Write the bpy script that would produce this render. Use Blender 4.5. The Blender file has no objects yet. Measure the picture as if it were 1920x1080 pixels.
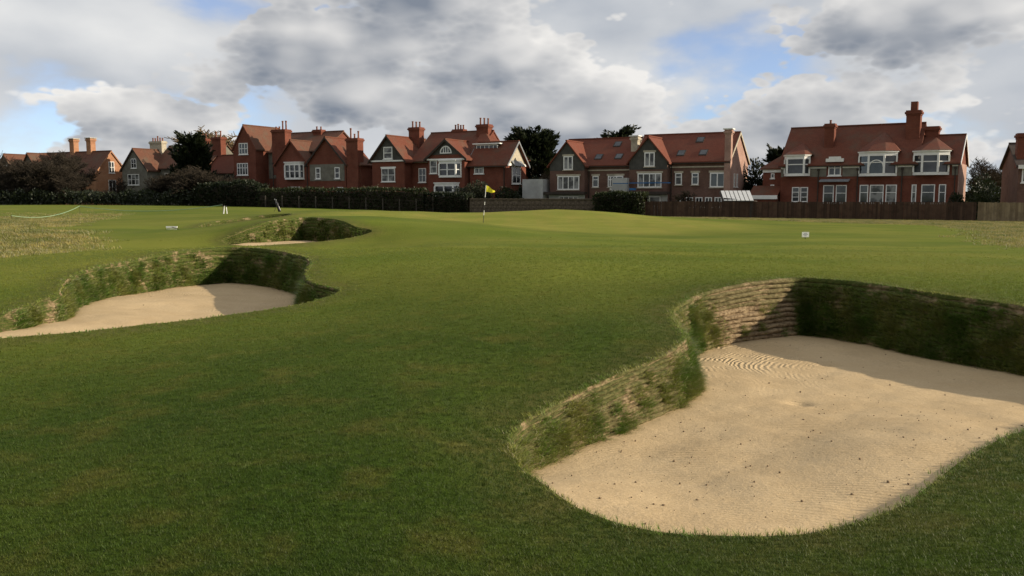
import bpy, bmesh, math, random
import numpy as np
from mathutils import Vector, Matrix
from mathutils.geometry import delaunay_2d_cdt

# ------------------------------------------------------------------ camera, sky, sun, exposure
scene = bpy.context.scene
C = scene.collection
CAM_Z = 1.76
FOC = 1600.0                      # focal length in pixels of a 1920 wide frame
PITCH = math.atan(172.0 / FOC)
cam_data = bpy.data.cameras.new('camera')
cam_data.sensor_width = 36.0
cam_data.lens = 36.0 * FOC / 1920.0
cam_data.clip_start = 0.05
cam_data.clip_end = 6000.0
cam = bpy.data.objects.new('camera', cam_data)
cam.location = (0, 0, CAM_Z)
cam.rotation_euler = (math.pi / 2 - PITCH, 0, 0)
C.objects.link(cam)
scene.camera = cam

SUN_EL = math.radians(19.0)
SUN_AZ = math.radians(97.0)       # clockwise from +Y
SUN = Vector((math.sin(SUN_AZ) * math.cos(SUN_EL), math.cos(SUN_AZ) * math.cos(SUN_EL), math.sin(SUN_EL)))

world = bpy.data.worlds.new('World')
scene.world = world
world.use_nodes = True
wn, wl = world.node_tree.nodes, world.node_tree.links
wn.clear()
def wnode(t, **kw):
    n = wn.new(t)
    for k, v in kw.items():
        setattr(n, k, v)
    return n
sky = wnode('ShaderNodeTexSky', sky_type='NISHITA', sun_disc=False, sun_elevation=SUN_EL, sun_rotation=SUN_AZ)
sky.air_density = 1.0; sky.dust_density = 0.0; sky.ozone_density = 3.0; sky.altitude = 1500
bg_sky = wnode('ShaderNodeBackground'); bg_sky.inputs[1].default_value = 0.115
skb = wnode('ShaderNodeMix', data_type='RGBA', blend_type='MULTIPLY'); skb.inputs[0].default_value = 1.0
wl.new(sky.outputs[0], skb.inputs[6]); skb.inputs[7].default_value = (0.84, 0.95, 1.16, 1)
skh = wnode('ShaderNodeHueSaturation'); skh.inputs['Saturation'].default_value = 0.72; skh.inputs['Value'].default_value = 1.0
wl.new(skb.outputs[2], skh.inputs['Color']); wl.new(skh.outputs[0], bg_sky.inputs[0])
tc = wnode('ShaderNodeTexCoord')
def wmath(op, a, b=None, c=None):
    n = wnode('ShaderNodeMath', operation=op)
    for i, x in enumerate((a, b, c)):
        if x is None: continue
        if isinstance(x, (int, float)): n.inputs[i].default_value = x
        else: wl.new(x, n.inputs[i])
    return n.outputs[0]
def wramp(x, lo, hi, smooth=True):
    n = wnode('ShaderNodeMapRange', interpolation_type='SMOOTHSTEP' if smooth else 'LINEAR')
    wl.new(x, n.inputs[0]); n.inputs[1].default_value = lo; n.inputs[2].default_value = hi
    return n.outputs[0]
def wvec(off, scl):
    m = wnode('ShaderNodeMapping'); wl.new(tc.outputs['Generated'], m.inputs[0])
    m.inputs['Location'].default_value = off; m.inputs['Scale'].default_value = scl; m.inputs['Rotation'].default_value = (0, 0, CROT)
    return m.outputs[0]
CROT = math.radians(40.0)       # turns the cloud field about the vertical
CL = (1.0, 1.0, 2.0)
CO = Vector((7.53, 4.29, 5.75))
def cloud_noise(off, scale, detail, rough, dist):
    n = wnode('ShaderNodeTexNoise'); wl.new(wvec(off, CL), n.inputs['Vector'])
    n.inputs['Scale'].default_value = scale; n.inputs['Detail'].default_value = detail
    n.inputs['Roughness'].default_value = rough; n.inputs['Distortion'].default_value = dist
    return n.outputs['Fac']
def cloud_depth(off, detail, puff):
    """cloud thickness: broad noise masses broken into rounded puffs"""
    n = cloud_noise(off, 2.3, detail, 0.5, 0.0)
    v = wnode('ShaderNodeTexVoronoi', feature='F1'); wl.new(wvec(off, CL), v.inputs['Vector'])
    v.inputs['Scale'].default_value = 7.0; v.inputs['Detail'].default_value = puff; v.inputs['Roughness'].default_value = 0.55
    v.inputs['Lacunarity'].default_value = 2.3
    return wmath('SUBTRACT', n, wmath('MULTIPLY', v.outputs['Distance'], 0.20))
toward = Matrix.Rotation(CROT, 3, 'Z') @ Vector((SUN.x, SUN.y, SUN.z * 2.0 + 0.75)).normalized()
def tint(fac, dark, light):
    n = wnode('ShaderNodeMix', data_type='RGBA'); wl.new(fac, n.inputs[0])
    n.inputs[6].default_value = (*dark, 1); n.inputs[7].default_value = (*light, 1)
    return n.outputs[2]
# high soft sheet with gaps of blue
CB = CO + Vector((3.1, 1.2, 0.4))
sheet = cloud_noise(CB, 2.6, 6.0, 0.5, 0.1)
sheet_s = cloud_noise(CB + toward * 0.08, 2.6, 3.0, 0.5, 0.1)
cover_b = wramp(sheet, 0.37, 0.47)
tone_b = wramp(wmath('ADD', wmath('MULTIPLY', wmath('SUBTRACT', sheet, sheet_s), 2.4), 0.55), 0.0, 1.0, False)
# nearer cumulus with crisp rounded edges, lit from the sun side
big = cloud_depth(CO, 6.0, 3.0)
soft = cloud_depth(CO, 4.0, 1.5)
soft_s = cloud_depth(CO + toward * 0.055, 4.0, 1.5)
cover_a = wramp(big, 0.232, 0.268)
rim_l = wmath('SUBTRACT', 1.0, wramp(big, 0.23, 0.36))
tone_a = wramp(wmath('ADD', wmath('ADD', wmath('MULTIPLY', wmath('SUBTRACT', soft, soft_s), 3.4), wmath('MULTIPLY', rim_l, 0.42)), 0.30), 0.0, 1.0, False)
cmix = wnode('ShaderNodeMix', data_type='RGBA')
wl.new(cover_a, cmix.inputs[0])
wl.new(tint(tone_b, (0.36, 0.41, 0.49), (0.88, 0.88, 0.87)), cmix.inputs[6])
wl.new(tint(tone_a, (0.235, 0.27, 0.33), (0.92, 0.90, 0.87)), cmix.inputs[7])
cover = wmath('MAXIMUM', cover_a, cover_b)
bg_cl = wnode('ShaderNodeBackground'); bg_cl.inputs[1].default_value = 0.80
wl.new(cmix.outputs[2], bg_cl.inputs[0])
wmix = wnode('ShaderNodeMixShader')
wl.new(cover, wmix.inputs[0]); wl.new(bg_sky.outputs[0], wmix.inputs[1]); wl.new(bg_cl.outputs[0], wmix.inputs[2])
wout = wnode('ShaderNodeOutputWorld')
wl.new(wmix.outputs[0], wout.inputs[0])

sl = bpy.data.lights.new('sun', 'SUN')
sl.energy = 5.0; sl.angle = math.radians(0.53); sl.color = (1.0, 0.87, 0.68)
so_ = bpy.data.objects.new('sun', sl)
so_.rotation_euler = SUN.to_track_quat('Z', 'Y').to_euler()
so_.location = (60, 10, 40)
C.objects.link(so_)

scene.view_settings.view_transform = 'Standard'
scene.view_settings.look = 'None'
scene.view_settings.exposure = 0.25
scene.view_settings.gamma = 1.0
scene.view_settings.use_curve_mapping = False
scene.render.engine = 'CYCLES'

# ------------------------------------------------------------------ helpers
def set_props(o, label=None, cat=None, group=None, kind=None):
    if label: o['label'] = label
    if cat: o['category'] = cat
    if group: o['group'] = group
    if kind: o['kind'] = kind
    return o
def mesh_obj(name, verts, faces, mat, parent=None, smooth=False):
    me = bpy.data.meshes.new(name)
    me.from_pydata([tuple(v) for v in verts], [], [tuple(f) for f in faces])
    if mat: me.materials.append(mat)
    if smooth: me.shade_smooth()
    o = bpy.data.objects.new(name, me); C.objects.link(o)
    if parent: o.parent = parent
    return o
def np_mesh(name, V, Fc, mat, parent=None, smooth=False):
    """V (n,3), Fc (m,k) same polygon size"""
    V = np.asarray(V, dtype=np.float32); Fc = np.asarray(Fc, dtype=np.int32)
    me = bpy.data.meshes.new(name)
    k = Fc.shape[1]
    me.vertices.add(len(V)); me.vertices.foreach_set('co', V.ravel())
    me.loops.add(Fc.size); me.loops.foreach_set('vertex_index', Fc.ravel())
    me.polygons.add(len(Fc)); me.polygons.foreach_set('loop_start', np.arange(0, Fc.size, k, dtype=np.int32))
    me.update(calc_edges=True); me.validate()
    if mat: me.materials.append(mat)
    if smooth: me.shade_smooth()
    o = bpy.data.objects.new(name, me); C.objects.link(o)
    if parent: o.parent = parent
    return o
def empty(name, loc, rz=0.0):
    o = bpy.data.objects.new(name, None); C.objects.link(o)
    o.location = loc; o.rotation_euler = (0, 0, rz); o.empty_display_size = 0.5
    return o

class NT:
    """small node-graph writer"""
    def __init__(self, name):
        self.m = bpy.data.materials.new(name); self.m.use_nodes = True
        self.t = self.m.node_tree; self.n = self.t.nodes; self.l = self.t.links
        self.n.clear()
        self.out = self.n.new('ShaderNodeOutputMaterial')
        self.b = self.n.new('ShaderNodeBsdfPrincipled')
        self.l.new(self.b.outputs[0], self.out.inputs[0])
    def put(self, sock, x):
        if hasattr(x, 'is_output') or isinstance(x, bpy.types.NodeSocket): self.l.new(x, sock)
        else: sock.default_value = x
    def node(self, t, **kw):
        n = self.n.new(t)
        for k, v in kw.items(): setattr(n, k, v)
        return n
    def geo(self): return self.node('ShaderNodeNewGeometry').outputs['Position']
    def objc(self): return self.node('ShaderNodeTexCoord').outputs['Object']
    def noise(self, vec, scale, detail=4, rough=0.5, dist=0.0):
        n = self.node('ShaderNodeTexNoise'); self.l.new(vec, n.inputs['Vector'])
        n.inputs['Scale'].default_value = scale; n.inputs['Detail'].default_value = detail
        n.inputs['Roughness'].default_value = rough; n.inputs['Distortion'].default_value = dist
        return n.outputs['Fac']
    def math(self, op, a, b=0.0):
        n = self.node('ShaderNodeMath', operation=op); self.put(n.inputs[0], a); self.put(n.inputs[1], b)
        return n.outputs[0]
    def rng(self, x, lo, hi, a=0.0, b=1.0, smooth=True):
        n = self.node('ShaderNodeMapRange', interpolation_type='SMOOTHSTEP' if smooth else 'LINEAR')
        self.put(n.inputs[0], x); n.inputs[1].default_value = lo; n.inputs[2].default_value = hi
        n.inputs[3].default_value = a; n.inputs[4].default_value = b
        return n.outputs[0]
    def mix(self, f, a, b):
        n = self.node('ShaderNodeMix', data_type='RGBA'); self.put(n.inputs[0], f)
        self.put(n.inputs[6], a if not isinstance(a, tuple) else (*a, 1) if len(a) == 3 else a)
        self.put(n.inputs[7], b if not isinstance(b, tuple) else (*b, 1) if len(b) == 3 else b)
        return n.outputs[2]
    def attr(self, name):
        n = self.node('ShaderNodeAttribute', attribute_name=name); return n.outputs['Fac']
    def color(self, x): self.put(self.b.inputs['Base Color'], (*x, 1) if isinstance(x, tuple) and len(x) == 3 else x)
    def rough(self, x, spec=None):
        self.put(self.b.inputs['Roughness'], x)
        if spec is not None: self.b.inputs['Specular IOR Level'].default_value = spec
    def bump(self, h, strength, dist):
        n = self.node('ShaderNodeBump'); self.l.new(h, n.inputs['Height'])
        n.inputs['Strength'].default_value = strength; n.inputs['Distance'].default_value = dist
        self.l.new(n.outputs[0], self.b.inputs['Normal'])

def plain(name, col, rough=0.7, spec=0.3, var=0.15, scale=3.0, metal=0.0):
    m = NT(name)
    v = m.noise(m.objc(), scale, 5, 0.6)
    m.color(m.mix(m.rng(v, 0.3, 0.7), tuple(c * (1 - var) for c in col), tuple(min(1, c * (1 + var)) for c in col)))
    m.rough(rough, spec); m.b.inputs['Metallic'].default_value = metal
    return m.m

# ------------------------------------------------------------------ terrain heights
CP, SP = math.cos(PITCH), math.sin(PITCH)
def at_drop(px, py, dr):
    """point seen at a photo pixel that lies dr metres below the eye"""
    x, y = (px - 960) / FOC, (540 - py) / FOC
    r = np.array([x, CP + SP * y, -SP + CP * y])
    return np.array([0, 0, CAM_Z]) + r * (dr / -r[2])

# bunker rims: photo position, metres below the eye, height of the face under the rim
RIMS = {
 'near_right': [(1020,907,1.83,.06),(1090,950,1.83,.05),(1200,982,1.83,.05),(1330,994,1.83,.05),(1470,995,1.83,.05),(1590,975,1.84,.07),(1690,940,1.86,.09),
   (1740,905,1.88,.06),(1790,868,1.90,.05),(1850,835,1.92,.05),(1920,808,1.93,.06),(2060,758,1.88,.25),(2400,705,1.6,.6),(2300,640,1.5,.8),(2050,595,1.44,.86),
   (1920,573,1.42,.88),(1830,560,1.40,.9),(1740,547,1.38,.92),(1640,533,1.37,.95),(1560,525,1.37,.95),(1490,522,1.37,.95),(1420,530,1.38,.92),(1350,541,1.42,.86),
   (1305,552,1.46,.82),(1268,572,1.51,.75),(1262,588,1.54,.70),(1272,608,1.57,.66),(1284,634,1.60,.62),(1258,655,1.63,.60),(1226,672,1.66,.57),(1150,705,1.70,.52),(1080,735,1.73,.47),
   (1020,765,1.75,.43),(975,795,1.77,.37),(955,825,1.79,.30),(963,858,1.81,.20),(985,884,1.82,.12)],
 'left': [(-200,662,1.86,.2),(0,634,1.85,.3),(150,622,1.84,.36),(300,606,1.83,.42),(430,590,1.82,.46),(540,575,1.80,.5),(600,562,1.77,.5),(634,548,1.72,.5),
   (630,540,1.69,.55),(592,529,1.62,.68),(574,518,1.57,.75),(576,505,1.52,.8),(585,492,1.47,.86),(570,480,1.42,.9),(530,470,1.38,.94),(480,465,1.36,.95),(430,464,1.36,.95),
   (380,467,1.37,.93),(320,474,1.40,.88),(260,484,1.44,.8),(200,498,1.48,.7),(150,514,1.52,.62),(118,532,1.57,.54),(108,548,1.61,.46),(60,566,1.67,.36),(0,588,1.72,.28),
   (-120,622,1.78,.16),(-230,645,1.83,.1)],
 'mid': [(570,408,.92,1.0),(610,409,.93,1.0),(640,413,1.0,.9),(660,420,1.13,.75),(690,428,1.3,.55),(698,433,1.4,.42),(685,438,1.5,.3),(640,448,1.68,.18),(580,457,1.82,.08),
   (500,460,1.85,.14),(440,458,1.83,.3),(415,450,1.7,.28),(425,442,1.55,.32),(450,431,1.33,.5),(490,419,1.1,.78),(530,412,.98,.92)],
 'far': [(400,416,1.45,.5),(440,411,1.33,.7),(480,406,1.2,.9),(520,402,1.08,.9),(541,400.3,1.02,.8),(549,402,1.03,.4),(530,405,1.1,.3),(490,409.5,1.22,.3),(450,414.5,1.36,.3),
   (410,421,1.5,.25),(375,428,1.65,.1),(368,427,1.63,.1)],
}
GROUND_PTS = [(0,1080,1.82),(500,1080,1.77),(960,1080,1.76),(1500,1080,1.80),(1920,1080,1.77),(0,850,1.87),(0,730,1.89),(400,750,1.81),(700,650,1.72),(900,700,1.71),
 (850,850,1.75),(900,560,1.58),(1100,560,1.52),(1200,520,1.48),(1000,503,1.33),(760,482,1.34),(900,466,1.68),(1180,466,1.74),(1150,440,1.78),(906,418,1.56),(750,440,1.52),
 (720,410,1.3),(640,394,.98),(760,396.5,1.07),(906,399,1.19),(1040,393,.96),(1130,396.5,1.08),(1200,404,1.36),(1300,412,1.65),(1350,430,1.75),(1510,445,1.8),(1450,480,1.66),
 (1700,480,1.72),(1850,500,1.64),(1920,520,1.58),(1800,457,1.86),(1900,432,2.02),(1600,420,2.0),(1500,411,2.25),(1900,416,2.3),(1700,411,2.3),(1280,409,2.1),
 (760,406,1.8),(1040,406,1.8),(200,470,1.5),(50,500,1.6),(0,540,1.66),(100,440,1.6),(300,440,1.6),(0,420,1.65),(200,405,1.6),(330,425,1.6),(0,395,1.5),(250,391,1.4),
 (420,401,1.5),(500,394,1.42),(0,384,1.2),(300,387,1.3),(450,389,1.36)]
WORLD_PTS = [(-60,140,.4),(-20,112,.1),(0,105,-.3),(25,98,-.5),(50,82,-.58),(-110,110,.5),(100,60,-.5),(70,95,-.55),(0,-12,-.02),(14,0,-.02),(-14,2,-.1),(0,-40,-.1),(40,10,-.1),(-40,12,-.1),
 (-60,50,.15),(60,40,-.3),(10,150,-.3),(-90,180,.4),(60,150,-.55),(9.5,5,.05),(11,12,.3),(-60,-30,-.1),(60,-30,-.1)]
ctrl = [at_drop(*p) for p in GROUND_PTS] + [np.array(p, dtype=float) for p in WORLD_PTS]
for r in RIMS.values():
    ctrl += [at_drop(*p[:3]) for p in r]
ctrl = np.array(ctrl)
TS = 30.0
def tps_k(d2): return 0.5 * d2 * np.log(d2 + 1e-12)
_n = len(ctrl)
_P = ctrl[:, :2] / TS
_K = tps_k(((_P[:, None] - _P[None]) ** 2).sum(-1)) + np.eye(_n) * 2e-5
_A = np.zeros((_n + 3, _n + 3)); _A[:_n, :_n] = _K; _A[:_n, _n] = 1; _A[:_n, _n + 1:] = _P
_A[_n:, :_n] = _A[:_n, _n:].T
_W = np.linalg.solve(_A, np.concatenate([ctrl[:, 2], np.zeros(3)]))
def height(xy):
    xy = np.atleast_2d(np.asarray(xy, dtype=float))
    out = np.zeros(len(xy))
    for i in range(0, len(xy), 20000):
        q = xy[i:i + 20000] / TS
        k = tps_k(((q[:, None] - _P[None]) ** 2).sum(-1))
        out[i:i + 20000] = k @ _W[:_n] + _W[_n] + q @ _W[_n + 1:]
    r = np.hypot(xy[:, 0], xy[:, 1] - 50)
    f = np.clip((r - 95) / 60, 0, 1); f = f * f * (3 - 2 * f)
    return out * (1 - f) + (-0.35) * f
def gz(x, y): return float(height([(x, y)])[0])

_rs = np.random.RandomState(5)
_wv = [(_rs.uniform(-1, 1, 2) * f, _rs.uniform(0, 6.28), a) for f, a in [(0.5, .02), (0.8, .015), (1.4, .009), (2.3, .005), (3.7, .003), (0.6, .02), (1.9, .006), (5.5, .002)] for _ in range(2)]
def ripple(xy):
    z = np.zeros(len(xy))
    for k, ph, a in _wv: z += a * np.sin(xy @ k * 2.2 + ph)
    return z
def vnoise(xy, freq, seed=0, octv=3):
    """smooth value noise 0..1"""
    xy = np.asarray(xy, dtype=float) * freq
    tot = np.zeros(len(xy)); amp = 1.0; s = 0
    for o in range(octv):
        i = np.floor(xy).astype(np.int64); f = xy - i; f = f * f * (3 - 2 * f)
        def h(a, b):
            n = (a * 374761393 + b * 668265263 + (seed + o) * 974634777) & 0x7fffffff
            n = ((n ^ (n >> 13)) * 1274126177) & 0x7fffffff
            return ((n ^ (n >> 16)) & 0xffff) / 65535.0
        v = (h(i[:, 0], i[:, 1]) * (1 - f[:, 0]) + h(i[:, 0] + 1, i[:, 1]) * f[:, 0]) * (1 - f[:, 1]) + \
            (h(i[:, 0], i[:, 1] + 1) * (1 - f[:, 0]) + h(i[:, 0] + 1, i[:, 1] + 1) * f[:, 0]) * f[:, 1]
        tot += v * amp; s += amp; amp *= 0.5; xy = xy * 2.03
    return tot / s
def inside(poly, pts):
    x, y = pts[:, 0], pts[:, 1]; c = np.zeros(len(pts), bool)
    px, py = poly[:, 0], poly[:, 1]; j = len(poly) - 1
    for i in range(len(poly)):
        t = ((py[i] > y) != (py[j] > y)) & (x < (px[j] - px[i]) * (y - py[i]) / (py[j] - py[i] + 1e-12) + px[i])
        c ^= t; j = i
    return c
def closed_spline(P, step):
    """Catmull-Rom through the rows of P, resampled evenly"""
    n = len(P); out = []
    for i in range(n):
        p0, p1, p2, p3 = P[i - 1], P[i], P[(i + 1) % n], P[(i + 2) % n]
        m = max(2, int(np.linalg.norm(p2[:2] - p1[:2]) / step * 3))
        for t in np.linspace(0, 1, m, endpoint=False):
            out.append(0.5 * ((2 * p1) + (-p0 + p2) * t + (2 * p0 - 5 * p1 + 4 * p2 - p3) * t * t + (-p0 + 3 * p1 - 3 * p2 + p3) * t ** 3))
    out = np.array(out)
    d = np.concatenate([[0], np.cumsum(np.linalg.norm(np.diff(np.vstack([out, out[:1]])[:, :2], axis=0), axis=1))])
    k = max(24, int(d[-1] / step))
    s = np.linspace(0, d[-1], k, endpoint=False)
    ext = np.vstack([out, out[:1]])
    return np.stack([np.interp(s, d, ext[:, j]) for j in range(out.shape[1])], axis=1)
def ring_normals(L):
    t = np.roll(L[:, :2], -1, 0) - np.roll(L[:, :2], 1, 0)
    t /= np.linalg.norm(t, axis=1)[:, None] + 1e-9
    n = np.stack([-t[:, 1], t[:, 0]], 1)
    a = 0.5 * np.sum(L[:, 0] * np.roll(L[:, 1], -1) - np.roll(L[:, 0], -1) * L[:, 1])
    return n if a > 0 else -n
rims = {}
for key, r in RIMS.items():
    P = np.array([[*at_drop(*p[:3])[:2], p[3]] for p in r])
    L = closed_spline(P, {'near_right': .06, 'left': .09, 'mid': .15, 'far': .2}[key])
    z = height(L[:, :2]) + ripple(L[:, :2]) * 0.5
    rims[key] = np.column_stack([L[:, :2], z, np.clip(L[:, 2], .04, None)])   # x, y, z, face height
rim_all = np.vstack([r[:, :2] for r in rims.values()])
def rim_dist(xy, pts=rim_all):
    out = np.full(len(xy), 1e9)
    for i in range(0, len(xy), 4000):
        out[i:i + 4000] = np.sqrt(((xy[i:i + 4000, None] - pts[None]) ** 2).sum(-1).min(1))
    return out

# ------------------------------------------------------------------ ground material
# zone fields in metres on the ground, shared by the turf surface and by the blades
def grass_colour(m, pos):
    """mown turf colour from position: patches, worn brown, mowing bands"""
    n1 = m.noise(pos, 0.22, 4, 0.55)
    n2 = m.noise(pos, 1.6, 5, 0.6)
    n3 = m.noise(pos, 9.0, 3, 0.6)
    c = m.mix(m.rng(n1, .35, .68), (.044, .078, .009), (.078, .110, .014))
    c = m.mix(m.math('MULTIPLY', m.rng(n2, .47, .72), .75), c, (.115, .112, .022))
    c = m.mix(m.math('MULTIPLY', m.rng(n3, .5, .8), .35), c, (.040, .066, .008))
    return c
g = NT('turf')
pos = g.geo()
base = grass_colour(g, pos)
sep = g.node('ShaderNodeSeparateXYZ'); g.l.new(pos, sep.inputs[0])
# putting surface: paler, yellower, with faint mowing bands
band = g.node('ShaderNodeTexWave', wave_type='BANDS', bands_direction='X'); g.l.new(pos, band.inputs['Vector'])
band.inputs['Scale'].default_value = 0.16; band.inputs['Distortion'].default_value = 1.0; band.inputs['Detail'].default_value = 2
gn = g.noise(pos, 0.35, 5, 0.6)
green_c = g.mix(g.rng(gn, .35, .7), (.185, .198, .032), (.25, .232, .046))
green_c = g.mix(g.math('MULTIPLY', g.rng(band.outputs['Fac'], .3, .7), .25), green_c, (.185, .22, .03))
base = g.mix(g.attr('green_zone'), base, green_c)
far_c = g.mix(g.rng(g.noise(pos, .12, 5, .6), .35, .7), (.125, .158, .019), (.185, .190, .032))
mpb = g.node('ShaderNodeMapping'); g.l.new(pos, mpb.inputs[0]); mpb.inputs['Scale'].default_value = (.06, .30, 1); mpb.inputs['Rotation'].default_value = (0, 0, .25)
swell_tone = g.noise(mpb.outputs[0], 1.0, 4, .55)      # light and dark bands painted in for the undulating ground
far_c = g.mix(g.math('MULTIPLY', g.rng(swell_tone, .42, .62), .45), far_c, (.075, .115, .014))
far_c = g.mix(g.math('MULTIPLY', g.rng(swell_tone, .48, .34), .35), far_c, (.21, .22, .035))
base = g.mix(g.attr('lightened_zone'), base, far_c)  # dark foreground, bright middle ground: painted into the turf colour
rn = g.noise(pos, 1.1, 6, 0.65)
rough_c = g.mix(g.rng(rn, .38, .62), (.12, .135, .026), (.30, .25, .085))
base = g.mix(g.attr('rough_zone'), base, rough_c)
worn = g.mix(g.rng(g.noise(pos, 5, 5, .6), .35, .65), (.12, .105, .035), (.075, .085, .020))
base = g.mix(g.math('MULTIPLY', g.attr('rim_zone'), .75), base, worn)
g.color(base); g.rough(.85, .05)
hb = g.math('ADD', g.noise(pos, 45, 3, .7), g.math('MULTIPLY', g.noise(pos, 7, 4, .6), 1.2))
g.bump(hb, .55, .03)
MAT_TURF = g.m

# ------------------------------------------------------------------ ground sheet (holes at the bunkers)
pts = []
rr = 1.2
rings = []
while rr < 3000:
    rings.append(rr); rr *= 1.0165 if rr < 40 else (1.025 if rr < 200 else 1.18)
for i, r in enumerate(rings):
    front = 0.0165 if r < 40 else (0.02 if r < 200 else 0.1)
    a = -math.radians(48) + (i % 2) * front / 2
    while a < math.radians(48):
        pts.append((math.sin(a) * r, math.cos(a) * r)); a += front
    a = math.radians(48); st = 0.07 if r < 200 else 0.12
    while a < math.radians(312) - 0.02:
        pts.append((math.sin(a) * r, math.cos(a) * r)); a += st
pts.append((0, 0))
pts = np.array(pts)
near = np.hypot(pts[:, 0], pts[:, 1]) < 70
keep = np.ones(len(pts), bool)
idx = np.where(near)[0]
keep[idx] = rim_dist(pts[idx]) > 0.035
for key, r in rims.items():
    keep[idx] &= ~inside(r[:, :2], pts[idx])
pts = pts[keep]
edges = []; allp = [pts]; off = len(pts)
for key, r in rims.items():
    n = len(r); allp.append(r[:, :2]); edges += [(off + i, off + (i + 1) % n) for i in range(n)]; off += n
allp = np.vstack(allp)
v2, e2, f2, ov, oe, of_ = delaunay_2d_cdt([Vector(p) for p in allp], edges, [], 0, 1e-6, False)
V2 = np.array([tuple(v) for v in v2]); F2 = np.array([tuple(f) for f in f2])
cen = V2[F2].mean(1)
ok = np.ones(len(F2), bool)
for r in rims.values(): ok &= ~inside(r[:, :2], cen)
F2 = F2[ok]
a_ = np.cross(V2[F2[:, 1]] - V2[F2[:, 0]], V2[F2[:, 2]] - V2[F2[:, 0]])
F2[a_ < 0] = F2[a_ < 0][:, ::-1]
GR = np.hypot(V2[:, 0], V2[:, 1])
GZ = height(V2) + ripple(V2) * np.clip(1.5 - GR / 60, 0, .5)
ground = np_mesh('ground', np.column_stack([V2, GZ]), F2, MAT_TURF, smooth=True)
set_props(ground, 'rolling mown golf turf running back to the houses', None, None, 'structure')

def sstep(x, a, b):
    t = np.clip((x - a) / (b - a), 0, 1); return t * t * (3 - 2 * t)
def add_attr(o, name, val):
    at = o.data.attributes.new(name, 'FLOAT', 'POINT'); at.data.foreach_set('value', np.asarray(val, dtype=np.float32))
X, Y = V2[:, 0], V2[:, 1]
wob = (vnoise(V2, .12, 3) - .5) * 6
gx = (X - 1.5) / 17.0; gy = (Y - 52 + wob * .4) / 15.0
green = 1 - sstep(np.hypot(gx, gy), .62, 1.12)
left_rough = sstep(-X - .42 * Y + wob, 1.5, 5) * sstep(Y, 21, 27) * (1 - sstep(Y, 62, 85)) * sstep(vnoise(V2, .09, 8), .25, .55)
right_rough = sstep(X - .42 * Y + wob * .6, 4, 9) * sstep(Y, 24, 34)
fence_strip = sstep(X + .55 * Y, 58, 66) * sstep(Y, 60, 68) * sstep(X, 8, 16)
rough = np.clip(left_rough + right_rough * .8 + fence_strip, 0, 1) * (1 - green)
lightened = sstep(GR, 6, 21) * (1 - green)  # mask for the brightness painted in by distance from the camera
rd = np.full(len(V2), 50.0)
nn = np.where(GR < 75)[0]; rd[nn] = rim_dist(V2[nn])
rimz = 1 - sstep(rd + (vnoise(V2, 2.5, 4) - .5) * .5, .08, .75)
add_attr(ground, 'green_zone', green); add_attr(ground, 'rough_zone', rough)
add_attr(ground, 'lightened_zone', lightened); add_attr(ground, 'rim_zone', rimz)
ang = np.abs(np.arctan2(X, Y + 2.5))
view = (ang < math.radians(50)) & (Y > -1)
dens = np.where(GR < 40, 2600.0 / (np.maximum(GR, 3.5) / 3.5) ** 1.75, 0) * (1 - sstep(GR, 12, 38)) * view * (GR > 2.2) * (1 - green)
add_attr(ground, 'blade_density', dens)
rdens = rough * np.where(GR < 100, 14.0, 0) * (1 - sstep(GR, 80, 100)) * (1 - .0 * rimz)
add_attr(ground, 'rough_density', rdens)

# ------------------------------------------------------------------ grass blades (geometry nodes on the ground sheet)
def tuft_mesh(seed, blades, radius, h, w, lean, segs=2):
    """list of verts, faces: curved tapering blades"""
    rnd = random.Random(seed); V, Fc = [], []
    for b in range(blades):
        a = rnd.uniform(0, 6.283); r = radius * math.sqrt(rnd.random()); bx, by = r * math.cos(a), r * math.sin(a)
        d = rnd.uniform(0, 6.283); hh = h * rnd.uniform(.55, 1.15); ln = lean * rnd.uniform(.2, 1.2) * hh
        dx, dy = math.cos(d), math.sin(d); ww = w * rnd.uniform(.7, 1.2) / 2
        i0 = len(V)
        for s in range(segs):
            t = s / segs; k = t * t * ln; wz = ww * (1 - .35 * t)
            V += [(bx + dx * k - dy * wz, by + dy * k + dx * wz, hh * t - .004), (bx + dx * k + dy * wz, by + dy * k - dx * wz, hh * t - .004)]
        V.append((bx + dx * ln, by + dy * ln, hh * (1 - .25 * lean * .3)))
        for s in range(segs - 1):
            q = i0 + 2 * s; Fc.append((q, q + 1, q + 3, q + 2))
        q = i0 + 2 * (segs - 1); Fc.append((q, q + 1, q + 2))
    return V, Fc
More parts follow.
